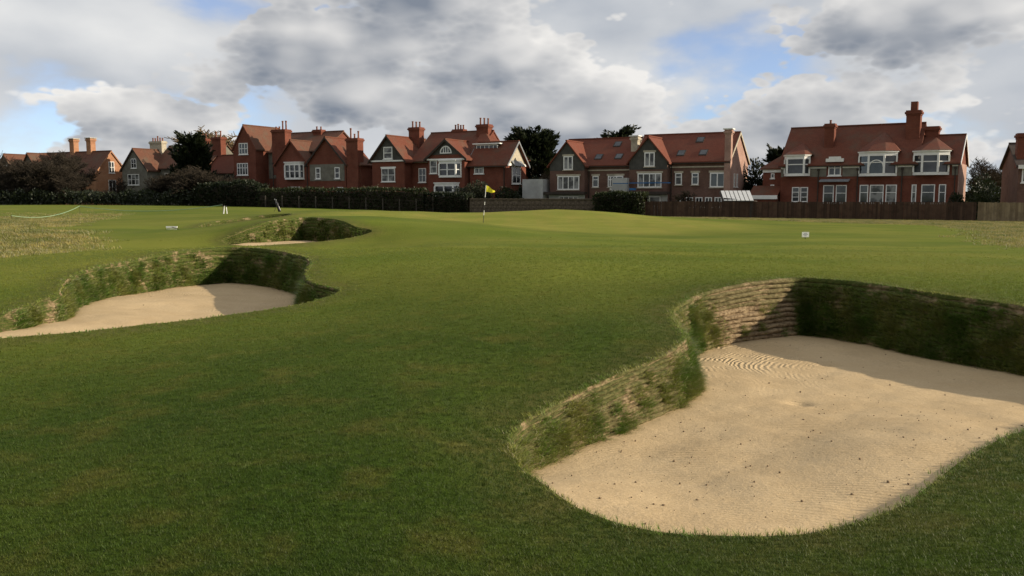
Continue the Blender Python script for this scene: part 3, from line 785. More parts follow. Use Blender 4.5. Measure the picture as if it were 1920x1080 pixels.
    def hip(self, name, u0, u1, v0, v1, ze, zr, ru0, ru1, rv, mat, over=.3, parent=None):
        a, b, c, d = u0 - over, u1 + over, v0 - over, v1 + over
        P = [(a, c, ze), (b, c, ze), (b, d, ze), (a, d, ze), (ru0, rv, zr), (ru1, rv, zr), (a, c, ze - .15), (b, c, ze - .15), (b, d, ze - .15), (a, d, ze - .15)]
        return self.mesh(name, P, [(0, 1, 5, 4), (1, 2, 5), (2, 3, 4, 5), (3, 0, 4), (6, 7, 1, 0), (7, 8, 2, 1), (8, 9, 3, 2), (9, 6, 0, 3), (9, 8, 7, 6)], mat, parent)
    def window(self, u0, u1, z0, z1, v=0.0, cols=2, rails=(.5,), sill=True, lintel=None, t=.09, glass=None, parent=None, frame=None, arch=False):
        """front window: frame with mullions and rails standing just proud of the wall, pane inside it, sill below"""
        L = [(u0, u1, v - .07, v + .02, z0, z0 + t), (u0, u1, v - .07, v + .02, z1 - t, z1), (u0, u0 + t, v - .07, v + .02, z0 + t, z1 - t), (u1 - t, u1, v - .07, v + .02, z0 + t, z1 - t)]
        for i in range(1, cols):
            c = u0 + (u1 - u0) * i / cols; L.append((c - t * .45, c + t * .45, v - .065, v + .02, z0 + t, z1 - t))
        for r in rails:
            zc = z0 + (z1 - z0) * r; L.append((u0 + t, u1 - t, v - .055, v + .02, zc - t * .35, zc + t * .35))
        w = self.boxes('window', L, frame or M_WHITE, parent)
        self.box('pane', u0 + t * .5, u1 - t * .5, v - .03, v + .01, z0 + t * .5, z1 - t * .5, glass or (M_GLASS if random.random() < .65 else M_GLASS_C), w)
        if sill: self.box('sill', u0 - .1, u1 + .1, v - .14, v + .01, z0 - .1, z0 - .004, M_STONE if sill == 'stone' else M_WHITE, w)
        if lintel: self.box('lintel', u0 - .15, u1 + .15, v - .05, v + .01, z1 + .004, z1 + .22, lintel, w)
        return w
    def side_window(self, v0, v1, z0, z1, u, cols=1, rails=(.5,), t=.09):
        L = [(u - .02, u + .07, v0, v1, z0, z0 + t), (u - .02, u + .07, v0, v1, z1 - t, z1), (u - .02, u + .07, v0, v0 + t, z0 + t, z1 - t), (u - .02, u + .07, v1 - t, v1, z0 + t, z1 - t)]
        for i in range(1, cols):
            c = v0 + (v1 - v0) * i / cols; L.append((u - .02, u + .065, c - .04, c + .04, z0 + t, z1 - t))
        for r in rails:
            zc = z0 + (z1 - z0) * r; L.append((u - .02, u + .055, v0 + t, v1 - t, zc - .03, zc + .03))
        w = self.boxes('window', L, M_WHITE)
        self.box('pane', u - .01, u + .03, v0 + t * .5, v1 - t * .5, z0 + t * .5, z1 - t * .5, M_GLASS, w)
        self.box('sill', u - .01, u + .14, v0 - .1, v1 + .1, z0 - .1, z0 - .004, M_WHITE, w)
    def chimney(self, u0, u1, v0, v1, z0, z1, pots=3, mat=None, pot_h=.6, tall=None, cap=None):
        mat = mat or M_BRICK; d = .09
        c = self.boxes('chimney', [(u0, u1, v0, v1, z0, z1 - .55), (u0 - d * .5, u1 + d * .5, v0 - d * .5, v1 + d * .5, z1 - .55, z1 - .38), (u0 - d * 1.6, u1 + d * 1.6, v0 - d * 1.6, v1 + d * 1.6, z1 - .38, z1 - .16), (u0 - d * .6, u1 + d * .6, v0 - d * .6, v1 + d * .6, z1 - .16, z1)], mat)
        if cap: self.box('cap', u0 - .2, u1 + .2, v0 - .2, v1 + .2, z1 + .002, z1 + .14, cap, c)
        for i in range(pots):
            pu = u0 + (u1 - u0) * (i + .5) / pots; pv = (v0 + v1) / 2
            ph = pot_h * (tall[i] if tall else random.uniform(.85, 1.15))
            P, Fc = [], []
            prof = [(.15, 0), (.12, .12), (.105, .8), (.14, .86), (.14, 1.0), (.09, 1.0)]
            for r, hz in prof:
                for k in range(8): P.append((pu + r * math.cos(k * .785), pv + r * math.sin(k * .785), z1 + .003 + hz * ph))
            for q in range(len(prof) - 1):
                for k in range(8): Fc.append((q * 8 + k, q * 8 + (k + 1) % 8, q * 8 + 8 + (k + 1) % 8, q * 8 + 8 + k))
            Fc.append(tuple(range(40, 48)))
            self.mesh('chimney_pot', P, Fc, M_POT, c)
        return c
    def bay(self, u0, u1, z0, z1, depth, v=0.0, splay=.45, cols=2, rails=(.62,), roof=None, roof_z=None, body=None, base=True, side_cols=1, t=.13):
        """canted bay: white posts and bands around three glazed faces"""
        f = v - depth; s = splay
        out = [(u0, v), (u0 + s, f), (u1 - s, f), (u1, v)]
        def band(name, za, zb, grow, mat, par=None):
            o = [(u0 - grow, v), (u0 + s - grow * .6, f - grow), (u1 - s + grow * .6, f - grow), (u1 + grow, v)]
            P = [(a, b, za) for a, b in o] + [(a, b, zb) for a, b in o]
            return self.mesh(name, P, [(3, 2, 1, 0), (4, 5, 6, 7), (0, 1, 5, 4), (1, 2, 6, 5), (2, 3, 7, 6)], mat, par)
        core = band('bay_window', z0, z1, -.09, M_GLASS)
        band('bay_sill', z0 - .16, z0 + .12, .05, M_WHITE, core)
        band('bay_head', z1 - .1, z1 + .26, .04, M_WHITE, core)
        band('cornice', z1 + .262, z1 + .40, .16, M_WHITE, core)
        def post(a, b, w, za=z0 + .12, zb=z1 - .1): self.box('mullion', a - w, a + w, b - w, b + w, za, zb, M_WHITE, core)
        for (a, b) in out[1:3]: post(a, b, t * .75)
        post(u0 + .02, v - .06, t * .6); post(u1 - .02, v - .06, t * .6)
        for i in range(1, cols): post(u0 + s + (u1 - u0 - 2 * s) * i / cols, f, t * .55)
        for r in rails:
            zc = z0 + (z1 - z0) * r; band('transom', zc - .05, zc + .05, -.02, M_WHITE, core)
        if body: band('bay_wall', 0.2, z0 - .162, -.02, body)
        if roof:
            zt = z1 + .402; g = .22
            o = [(u0 - g, v), (u0 + s - g * .6, f - g), (u1 - s + g * .6, f - g), (u1 + g, v)]
            um = (u0 + u1) / 2; ap = (um, v + roof_z[1], roof_z[0])
            P = [(a, b, zt) for a, b in o] + [ap, (u0 - g, ap[1], zt), (u1 + g, ap[1], zt)]
            self.mesh('bay_roof', P, [(0, 1, 4), (1, 2, 4), (2, 3, 4), (5, 0, 4), (3, 6, 4), (6, 5, 4), (5, 6, 3, 2, 1, 0)], roof)
        return core
    def pipe(self, u, v, z0, z1):
        self.boxes('drainpipe', [(u - .05, u + .05, v - .12, v - .02, z0, z1), (u - .12, u + .12, v - .16, v - .01, z1 + .002, z1 + .25)], M_DARK)

random.seed(4)
# ---- right house: long tiled roof, white bays
h = House('brick_house', 'long red brick house with three white bay windows and one tall chimney', -10, theta=33.0, gz_=-.6)
# frame along this facade (origin at its right front corner)
h.wing_u(-18.2, -4.6, 0, 8.6, 5.85, 9.9, M_BRICK, M_TILE, over=.3, side=.2)
h.wing_u(-4.59, -.75, .02, 7.4, 5.75, 8.5, M_BRICK, M_TILE, over=.3, side=.22, verge=M_WHITE)
h.box('side_wall', -.748, -.68, .1, 7.3, .2, 5.6, M_BRICK_SUNLIT)  # thin facing on the sun side, lit tone painted in its colour
h.box('side_wing', -20.4, -18.21, .8, 6.5, 0, 5.4, M_BRICK)
h.hip('side_roof', -20.4, -17.8, .8, 6.5, 5.42, 7.6, -18.0, -17.9, 3.6, M_TILE)
h.box('lean_to', -21.2, -18.4, -.9, .79, 0, 2.35, M_BRICK)
h.slab('lean_to_roof', [(-21.4, -1.1, 2.4), (-18.2, -1.1, 2.4), (-18.2, .78, 3.5), (-21.4, .78, 3.5)], .12, M_TILE)
h.box('fascia', -21.42, -18.18, -1.16, -1.11, 2.0, 2.42, M_WHITE)
for a, b in ((-18.15, -17.9), (-15.0, -13.35), (-11.7, -10.2), (-6.3, -4.95), (-1.3, -.78)):
    h.box('cornice', a, b, -.14, -.004, 5.28, 5.66, M_WHITE)
    h.box('render_band', a, b, -.04, -.003, 4.4, 5.27, M_RENDER)
h.box('cornice', -20.4, -18.22, .66, .796, 4.95, 5.3, M_WHITE)
h.box('brick_course', -18.2, -.76, -.06, -.003, 4.08, 4.2, M_BRICK)
h.bay(-17.8, -15.1, 4.65, 6.4, .7, cols=1, roof=M_TILE, roof_z=(8.2, 2.4))
b2 = h.bay(-10.1, -6.4, 4.55, 6.55, .75, cols=1, splay=1.1, roof=M_TILE, roof_z=(9.2, 3.4))
h.bay(-4.85, -1.6, 4.6, 6.5, .75, cols=1, splay=.9, roof=M_TILE, roof_z=(8.35, 3.0))
# arched light in the middle bay
P, Fc = [], []
for k in range(13):
    a = math.pi * k / 12
    for r in (.62, .72): P.append((-8.25 + r * math.cos(a), -.80, 5.35 + r * math.sin(a)))
    for r in (.62, .72): P.append((-8.25 + r * math.cos(a), -.70, 5.35 + r * math.sin(a)))
for k in range(12):
    q = 4 * k; Fc += [(q, q + 1, q + 5, q + 4), (q + 1, q + 3, q + 7, q + 5), (q + 2, q, q + 4, q + 6)]
h.mesh('arch_frame', P, Fc, M_WHITE, b2)
w = h.window(-13.15, -11.85, 4.5, 5.85, -.02, cols=2, rails=(.6,), t=.11)
h.box('pediment', -13.4, -11.6, -.3, -.03, 5.95, 6.3, M_WHITE, w); h.box('pediment_cap', -13.1, -11.9, -.28, -.04, 6.302, 6.5, M_WHITE, w)
h.box('dormer_cheek', -13.3, -11.7, -.02, 1.2, 5.3, 6.28, M_BRICK)
h.slab('canopy', [(-13.9, -.75, 3.95), (-10.9, -.75, 3.95), (-10.9, -.005, 4.15), (-13.9, -.005, 4.15)], .12, M_LEAD)
for a, b in ((-16.9, -16.1), (-16.0, -15.2)): h.window(a, b, 1.7, 3.3, 0, 1, (.33, .66))
for a, b in ((-13.6, -12.5), (-12.3, -11.2)): h.window(a, b, 1.6, 3.5, 0, 1, (.55,))
for a, b in ((-9.9, -9.05), (-8.9, -7.55), (-7.35, -6.3)): h.window(a, b, 1.6, 3.5, 0, 1, (.58,))
for a, b in ((-4.9, -4.45), (-4.0, -2.75), (-2.4, -1.75)): h.window(a, b, 1.6, 3.5, 0, 1, (.58,))
h.window(-19.5, -19.1, 4.3, 4.85, .8, 1, ()); h.window(-19.5, -19.1, 2.9, 3.6, .8, 1, (.5,))
for u in (-14.15, -10.15, -5.85, -1.0): h.pipe(u, -.06, .2, 5.0)
h.chimney(-14.1, -13.1, 1.7, 2.6, 6.6, 10.15, 1, pot_h=.45)
h.chimney(-6.1, -4.75, 2.4, 3.6, 6.5, 11.2, 1, pot_h=1.0)
h.boxes('chimney_stack', [(-5.75, -5.1, 2.65, 3.35, 11.21, 12.1)], M_BRICK)
h.chimney(-4.3, -3.1, 3.5, 4.6, 7.6, 9.55, 0)

# ---- far right: edge of a modern house
h = House('brick_house', 'partly seen brown house with wide white window at the right edge', 5, v0=-2, theta=20.0, group='houses along the edge of the course')
h.wing_u(4.1, 15, -2, 6, 5.3, 7.4, M_BRICK_NEW, M_SLATE, over=.3)
h.chimney(4.05, 4.9, -1.2, -.2, 5.0, 8.3, 0)
h.window(4.4, 8.6, 3.6, 5.0, -2, 4, (), t=.12); h.box('fascia', 4.0, 15.2, -2.45, -2.36, 4.9, 5.25, M_WHITE)
h.box('porch_canopy', 5.3, 9.7, -2.9, -2.02, 2.75, 2.95, M_WHITE)
h.window(6.1, 8.3, .9, 2.5, -2, 2, (.75,))

# ---- the pair of new brick houses
for k, (ua, lab) in enumerate(((-45.2, 'new brown brick house with grey front gable, left of the pair'), (-34.9, 'new brown brick house with a side wall tinted as sunlit, right of the pair'))):
    h = House('brick_house', lab, ua + 5)
    d = ua; W = 10.28 if k == 0 else 11.3; up = .0 if k == 0 else .22
    h.wing_u(d, d + W, .5, 9.8, 6.15 + up, 9.4 + up, M_BRICK_NEW, M_TILE_NEW, over=.3, side=.02 if k == 0 else .2, vr=4.9, verge=M_STONE)
    h.wing_v(d - .1, d + 4.5, -.5, 4.2, 6.2 + up, 8.9 + up, M_BRICK_NEW, M_TILE_NEW, over=.3, gable=M_RENDER_D, zg=5.4, verge=None)
    h.window(d + 1.75, d + 3.0, 5.5 + up, 7.15 + up, -.54, 2, (), sill='stone', lintel=M_STONE, t=.13, glass=M_GLASS_C)
    h.window(d + .95, d + 3.85, 3.1 + up, 4.75 + up, -.5, 4, (), sill='stone', lintel=M_STONE, t=.12)
    h.box('balcony', d - .5, d + 4.9, -1.5, -.52, 2.55, 2.85, M_DARK)
    h.box('basement_wall', d - .2, d + 4.6, -.62, -.51, .1, 2.5, M_CONC)
    h.window(d + 1.2, d + 3.8, 1.2, 2.3, -.64, 4 if k == 0 else 2, ())
    h.box('stone_band', d + 4.55, d + W - .15, .4, .495, 5.35 + up, 5.5 + up, M_STONE)
    for a in (5.15, 7.15 if k == 0 else 7.1): h.window(d + a, d + a + .8, 3.4 + up, 4.75 + up, .5, 1, (.66,), sill='stone', lintel=M_STONE, t=.11)
    a = 9.0 if k == 0 else 9.2
    h.window(d + a - (1.6 if k == 0 else 0), d + a + (.1 if k == 0 else 1.7), 3.1 + up, 4.75 + up, .5, 2, (), lintel=M_STONE, sill='stone', t=.14)
    for (a, z) in ((6.6, 8.55), (5.0, 6.95), (7.6, 6.95)):
        vs = .5 + (z + up - 6.15 - up) / (3.25 / 4.4); zz = z + up + .14
        w = h.slab('skylight', [(d + a, vs - .45, zz - .30), (d + a + .95, vs - .45, zz - .30), (d + a + .95, vs + .45, zz + .36), (d + a, vs + .45, zz + .36)], .12, M_DARK)
        h.slab('pane', [(d + a + .1, vs - .34, zz - .20), (d + a + .85, vs - .34, zz - .20), (d + a + .85, vs + .36, zz + .31), (d + a + .1, vs + .36, zz + .31)], .02, M_GLASS, w)
    h.pipe(d + 4.7, .5, .2, 5.9 + up)
    if k == 0:
        h.chimney(d + 9.3, d + 10.1, 2.4, 3.3, 7.0, 9.45, 0, M_STONE, cap=M_WHITE)
        h.box('shed_wall', d - 3.4, d - .6, -1.5, 1.5, 0, 4.4, M_CONC)
        h.box('yard_wall', d + 8.3, d + 10.2, -1.2, .2, 0, 4.45, M_CONC)
    else:
        h.box('side_wall', d + W + .002, d + W + .06, .6, 9.7, .2, 6.0, M_BRICK_SUNLIT)  # side facing and gable coloured as the sun would light them
        P = [(d + W + .003, .6, 6.0), (d + W + .003, 9.7, 6.0), (d + W + .003, 4.9, 9.35)]
        P += [(d + W + .06, b, c) for _, b, c in P]
        h.mesh('gable_panel', P, [(0, 2, 1), (3, 4, 5), (0, 1, 4, 3), (1, 2, 5, 4), (2, 0, 3, 5)], M_BRICK_SUNLIT)
        h.chimney(d + W - .45, d + W + .25, .2, .95, 0, 9.7, 0, M_BRICK_SUNLIT, cap=M_WHITE)
        h.side_window(2.6, 3.1, 3.4, 4.9, d + W + .06, 1, (.33, .66)); h.side_window(3.9, 4.4, 3.4, 4.9, d + W + .06, 1, (.33, .66))
        h.boxes('balcony_rail', [(d + .3, d + 5.2, -1.5, -1.46, 3.78, 3.90), (d - 1.6, d + .3, -1.9, -1.86, 3.74, 3.84), (d + .3, d + 1.1, -1.5, -1.47, 3.0, 3.25)], M_BLUE)
        for i in range(5): h.window(d + 5.4 + i * 1.1, d + 6.2 + i * 1.1, 1.1, 2.2, .5, 2, (.5,))

# ---- centre house with corner bay, dormer and three chimneys
h = House('brick_house', 'red brick house with grey gable and two large chimneys behind the flag', -60, gz_=-.4)
h.wing_v(-72.6, -67.2, -.2, 9, 7.4, 10.45, M_BRICK, M_TILE, over=.45, front=.4, gable=M_RENDER_D, zg=7.2, verge=M_DARK)
h.wing_u(-67.19, -57.2, 1.6, 11.5, 7.3, 11.1, M_BRICK, M_TILE, over=.4, side=.1)
h.wing_v(-62.9, -57.3, -.9, 8, 7.4, 9.6, M_BRICK, M_TILE, over=.5, front=.35, gable=M_RENDER_D, zg=7.7, verge=M_DARK)
h.hip('corner_roof', -57.5, -53.4, 1.0, 9.5, 7.2, 10.9, -58.5, -57.8, 5.5, M_TILE, over=.4)
h.box('corner_wall', -57.29, -53.4, 1.0, 9.5, 0, 7.19, M_BRICK)
h.wing_u(-57.0, -51.7, -.1, 5.5, 6.5, 9.3, M_BRICK, M_TILE, over=.35, side=.45, verge=M_LEAD)
h.mesh('gable_panel', [(-51.69, .0, 6.5), (-51.69, 5.4, 6.5), (-51.69, 2.7, 9.1), (-51.65, .0, 6.5), (-51.65, 5.4, 6.5), (-51.65, 2.7, 9.1)], [(0, 2, 1), (3, 4, 5), (0, 1, 4, 3), (1, 2, 5, 4), (2, 0, 3, 5)], M_STONE)
for a, b, v in ((-72.6, -67.1, -.2), (-62.9, -57.2, -.9)):
    h.box('cornice', a - .1, b + .1, v - .2, v - .036, 7.0, 7.2, M_WHITE)
h.box('cornice', -67.0, -63.0, 1.44, 1.597, 6.85, 7.1, M_WHITE); h.box('cornice', -57.2, -53.5, .8, .997, 6.75, 7.1, M_WHITE)
h.box('cornice', -51.7, -51.56, -.1, 5.5, 6.2, 6.49, M_WHITE)
w = h.window(-70.6, -69.1, 7.35, 9.0, -.24, 1, (.5,), t=.14)
h.window(-71.0, -68.75, 4.3, 6.1, -.2, 2, (.5,), lintel=M_WHITE)
h.window(-66.1, -64.9, 4.2, 6.1, 1.6, 2, (.5,)); h.window(-64.3, -63.4, 4.5, 6.1, 1.6, 1, (.5,))
h.window(-62.6, -61.5, 5.3, 7.0, -.9, 1, (.5,))
h.bay(-61.2, -57.8, 4.9, 6.6, .7, v=-.9, cols=2, rails=(.5,))
h.bay(-61.9, -58.2, 2.0, 3.7, .7, v=-.9, cols=2, rails=(.5,))
# half-round attic light
P, Fc = [], []
for k in range(11):
    a = math.pi * k / 10
    for r in (.75, .9): P += [(-60.1 + r * math.cos(a), -1.02, 7.95 + r * math.sin(a)), (-60.1 + r * math.cos(a), -.93, 7.95 + r * math.sin(a))]
for k in range(10):
    q = 4 * k; Fc += [(q, q + 2, q + 6, q + 4), (q + 2, q + 3, q + 7, q + 6), (q + 1, q, q + 4, q + 5)]
at = h.mesh('attic_window', P, Fc, M_WHITE)
h.box('attic_sill', -61.0, -59.2, -1.01, -.94, 7.85, 7.975, M_WHITE, at)
for x, hh in ((-.35, .62), (0, .76), (.35, .62)): h.box('mullion', -60.1 + x - .05, -60.1 + x + .05, -1.01, -.94, 7.98, 7.98 + hh, M_WHITE, at)
h.mesh('pane', [(-60.1 + .78 * math.cos(math.pi * k / 10), -.955, 7.95 + .78 * math.sin(math.pi * k / 10)) for k in range(11)], [tuple(range(11))], M_GLASS, at)
# long roof dormer
h.box('dormer', -57.2, -53.9, 1.9, 5.5, 7.9, 9.05, M_RENDER_D); h.box('dormer_roof', -57.6, -53.5, 1.6, 5.5, 9.052, 9.2, M_WHITE)
h.window(-57.15, -53.95, 8.0, 9.0, 1.9, 5, (), sill=True)
h.window(-56.3, -54.9, 5.2, 6.3, -.1, 2, (.6,))
h.side_window(1.5, 3.9, 3.9, 6.15, -51.68, 2, (.5,), t=.16)
h.slab('window_hood', [(-51.66, 1.3, 6.9), (-51.1, 1.3, 6.25), (-51.1, 4.1, 6.25), (-51.66, 4.1, 6.9)], .08, M_LEAD)
h.chimney(-70.2, -68.4, 5.2, 6.4, 8.0, 12.0, 3, pot_h=.8); h.chimney(-59.2, -57.4, 5.4, 6.6, 8.5, 12.0, 3, pot_h=.9); h.chimney(-63.9, -62.2, 6.8, 7.8, 9.5, 11.6, 4, pot_h=.7)
h.pipe(-63.2, 1.55, .2, 6.9); h.pipe(-51.9, -.12, .2, 6.2)

# ---- tall house with the stepped gable on the left
h = House('brick_house', 'tall red brick house with pointed left gable and four chimneys', -88, gz_=-.2)
h.wing_v(-98.9, -94.4, 0, 7.5, 9.6, 12.9, M_BRICK, M_TILE_OLD, over=.25, front=.12, verge=M_BRICK)
h.wing_u(-95.5, -83.5, 2.6, 11.5, 9.1, 12.0, M_BRICK, M_TILE_OLD, over=.35, side=.2)
h.box('render_panel', -94.2, -90.8, 2.5, 2.597, 5.0, 8.9, M_RENDER)
h.wing_v(-90.6, -84.4, .2, 9, 7.1, 10.4, M_BRICK, M_TILE_OLD, over=.3, front=.3, verge=M_BRICK)
h.wing_v(-84.3, -77.4, 0, 6.2, 7.0, 10.6, M_BRICK, M_TILE, over=.35, front=.3, verge=M_DARK)
h.box('render_panel', -83.9, -77.6, -.05, -.003, 4.5, 6.85, M_RENDER)
h.box('side_wall', -77.39, -75.2, .6, 3.6, 0, 6.7, M_BRICK)
h.hip('side_roof', -77.6, -75.2, .6, 3.6, 6.72, 9.2, -78.5, -77.9, 2.4, M_TILE_OLD)
h.box('render_panel', -76.1, -75.3, .55, .597, 4.2, 6.5, M_RENDER)
h.window(-97.7, -95.9, 8.6, 10.3, 0, 3, (.5,), t=.12); h.window(-98.2, -96.0, 5.5, 7.3, 0, 4, (.6,), t=.11); h.window(-97.9, -96.2, 2.3, 4.2, 0, 3, (.6,))
h.window(-91.5, -89.9, 5.3, 6.9, 2.5, 3, (.6,), t=.11)
h.bay(-88.6, -85.2, 4.9, 6.9, .6, v=.2, cols=3, rails=(.52,), splay=.3)
h.window(-88.4, -86.0, 2.3, 3.7, .2, 3, (.5,))
h.window(-82.8, -81.9, 4.8, 6.4, -.05, 1, (.5,), t=.13); h.window(-79.3, -78.4, 4.8, 6.4, -.05, 1, (.5,), t=.13)
h.window(-82.6, -81.4, 2.4, 3.4, 0, 1, ()); h.window(-79.0, -77.9, 2.6, 3.6, 0, 2, ())
h.chimney(-101.3, -98.9, 5.6, 6.6, 9.0, 12.5, 4, tall=[.7, 1.5, 1.5, .7])
h.chimney(-92.2, -89.6, 1.2, 2.5, 5.5, 12.2, 4, tall=[.6, .6, 1.6, 1.6], pot_h=.8)
h.chimney(-88.6, -87.0, 6.2, 7.2, 9.5, 12.4, 2, pot_h=.5)
h.chimney(-77.3, -75.3, .1, 1.4, 0, 10.4, 3, tall=[1.6, .7, 1.1], pot_h=.9)
h.pipe(-84.35, -.05, .2, 6.6); h.pipe(-91.0, .1, .2, 7.0)

# ---- house behind the conifer
h = House('brick_house', 'grey gabled house with dark tiled roof behind the dark conifer', -118, gz_=.1)
h.wing_v(-127, -120.8, 2, 12, 6.9, 10.2, M_RENDER, M_TILE_OLD, over=.35, front=.25, verge=M_DARK)
h.wing_u(-123, -109.5, 4.5, 13, 7.2, 10.9, M_RENDER, M_TILE_OLD, over=.35, side=.25)
h.window(-124.6, -123.3, 7.0, 8.6, 2, 2, (.5,)); h.window(-125.6, -122.8, 4.2, 6.0, 2, 3, (.5,)); h.window(-119.5, -117.5, 4.5, 6.2, 4.5, 3, (.5,))
h.chimney(-126.0, -123.0, 7, 8, 8.5, 11.8, 5, M_STONE, tall=[1, .9, 1.5, 1, .9]); h.chimney(-117.2, -113.8, 8.2, 9.2, 9.5, 12.0, 5, tall=[1.4, .9, .9, 1.3, 1.3]); h.chimney(-110.5, -108.4, 6.5, 7.6, 8.5, 12.0, 2, pot_h=.9)
h = House('outbuilding', 'low red roofed annex beside the tall left house', -107, gz_=.1, cat='annex', group='small buildings')
h.wing_u(-110.5, -103.3, 4, 9.5, 6.2, 8.9, M_RENDER, M_TILE_NEW, over=.3)
h.window(-109.6, -108.6, 4.4, 5.8, 4, 1, (.5,)); h.window(-104.9, -103.9, 4.4, 5.8, 4, 1, (.5,))

# ---- far left house, orange gables in the sun
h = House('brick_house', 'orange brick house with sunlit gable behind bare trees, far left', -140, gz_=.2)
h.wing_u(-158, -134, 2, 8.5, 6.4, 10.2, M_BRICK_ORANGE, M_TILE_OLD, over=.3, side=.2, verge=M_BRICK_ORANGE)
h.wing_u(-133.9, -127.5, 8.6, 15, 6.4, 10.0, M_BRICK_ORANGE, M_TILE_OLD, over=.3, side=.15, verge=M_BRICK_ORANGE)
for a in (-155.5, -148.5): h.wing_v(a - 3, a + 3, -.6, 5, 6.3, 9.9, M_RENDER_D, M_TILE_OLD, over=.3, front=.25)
h.side_window(4.7, 5.8, 6.4, 8.4, -134, 2, (.5,)); h.side_window(4.5, 6.0, 2.6, 5.2, -134, 2, (.5,))
for a in (-155.5, -148.5): h.window(a - .7, a + .7, 6.5, 8.0, -.6, 2, (.5,))
h.chimney(-144.6, -143.4, 4.8, 5.8, 9.5, 12.6, 0, M_BRICK_ORANGE, cap=M_STONE); h.chimney(-139.9, -138.7, 4.8, 5.8, 9.5, 12.6, 0, M_BRICK_ORANGE, cap=M_STONE)

# ------------------------------------------------------------------ vegetation
def leaf_mat(name, c1, c2, rough=.5, trans=.25):
    m = NT(name); p = m.geo()
    n = m.noise(p, .8, 4, .6); n2 = m.noise(p, 7, 3, .6)
    isl = m.node('ShaderNodeNewGeometry').outputs['Random Per Island']
    c = m.mix(m.rng(n, .35, .65), c1, c2); c = m.mix(m.math('MULTIPLY', isl, .5), c, tuple(x * .5 for x in c1))
    m.color(c); m.rough(rough, .3)
    tr = m.node('ShaderNodeBsdfTranslucent'); m.l.new(c, tr.inputs[0])
    ms = m.node('ShaderNodeMixShader'); ms.inputs[0].default_value = trans
    m.l.new(m.b.outputs[0], ms.inputs[1]); m.l.new(tr.outputs[0], ms.inputs[2]); m.l.new(ms.outputs[0], m.out.inputs[0])
    return m.m
M_LEAF_DARK = leaf_mat('dark_evergreen_leaf', (.014, .022, .009), (.028, .036, .014))
M_LEAF_GREEN = leaf_mat('green_leaf', (.022, .034, .010), (.045, .055, .018))
M_LEAF_GREY = leaf_mat('grey_green_leaf', (.030, .036, .020), (.055, .060, .034))
M_TWIG_DARK = plain('dark_twig', (.040, .032, .023), .9, .1, .3, 2)
M_TWIG = plain('brown_twig', (.075, .058, .038), .9, .1, .3, 2)
M_TWIG_PALE = plain('pale_twig', (.17, .125, .07), .9, .1, .25, 2)
M_BARK = plain('grey_bark', (.07, .058, .045), .9, .1, .3, 3)

def leaf_quads(P, D, size, rs, elong=1.6, flat=0.0):
    """P points, D growth directions: one pointed quad each"""
    n = len(P)
    D = D / (np.linalg.norm(D, axis=1)[:, None] + 1e-9)
    R = rs.normal(size=(n, 3)); S = np.cross(D, R); S /= np.linalg.norm(S, axis=1)[:, None] + 1e-9
    L = (size * rs.uniform(.6, 1.3, n))[:, None]
    a = P; b = P + D * L * elong * .5 + S * L * .5; c = P + D * L * elong; d = P + D * L * elong * .5 - S * L * .5
    V = np.stack([a, b, c, d], 1).reshape(-1, 3); F = np.arange(4 * n).reshape(n, 4)
    return V, F
def tube(P0, P1, r0, r1, k=4):
    d = P1 - P0; d = d / (np.linalg.norm(d) + 1e-9)
    a = np.cross(d, [0.3, .9, .2]); a /= np.linalg.norm(a) + 1e-9; b = np.cross(d, a)
    t = np.arange(k) * 2 * math.pi / k
    ring = np.cos(t)[:, None] * a + np.sin(t)[:, None] * b
    V = np.vstack([P0 + ring * r0, P1 + ring * r1])
    F = [(i, (i + 1) % k, k + (i + 1) % k, k + i) for i in range(k)]
    return V, F
class Acc:
    def __init__(self): self.V, self.F, self.n = [], [], 0
    def add(self, V, F): self.V.append(np.asarray(V)); self.F.append(np.asarray(F) + self.n); self.n += len(V)
    def obj(self, name, mat, parent=None, smooth=False): return np_mesh(name, np.vstack(self.V), np.vstack(self.F), mat, parent, smooth)
def bare_branches(h, spread, seed, levels=5, n0=5, twig_r=.018, up=.35, start=.25, trunk_r=None):
    rs = np.random.RandomState(seed); wood, twig = Acc(), Acc()
    def grow(p, d, L, r, lev):
        segs = 3 if lev < 2 else 2; q = p.copy(); pts = [q]
        for s in range(segs):
            d = d + rs.normal(0, .16, 3) + np.array([0, 0, up * .12]); d /= np.linalg.norm(d)
            q2 = q + d * L / segs; ra, rb = r * (1 - .35 * s / segs), r * (1 - .35 * (s + 1) / segs)
            (wood if lev <= 1 else twig).add(*tube(q, q2, ra, rb, 5 if lev <= 1 else 3)); q = q2; pts.append(q)
        if lev >= levels: return
        nb = n0 if lev == 0 else rs.randint(4, 7) if lev < 4 else rs.randint(3, 6)
        for b in range(nb):
            t = rs.uniform(start if lev == 0 else .25, 1.0); i = min(int(t * segs), segs - 1); o = pts[i] + (pts[i + 1] - pts[i]) * (t * segs - i)
            a = rs.uniform(0, 6.283); side = np.array([math.cos(a), math.sin(a), 0.0]) * spread
            nd = d * .62 + side * rs.uniform(.5, 1.1) + np.array([0, 0, up * rs.uniform(-.2, 1)]); nd /= np.linalg.norm(nd)
            grow(o, nd, L * rs.uniform(.5, .78), max(r * .5, twig_r), lev + 1)
    grow(np.zeros(3), np.array([0, 0, 1.0]), h * .45, trunk_r or h * .022, 0)
    return wood, twig
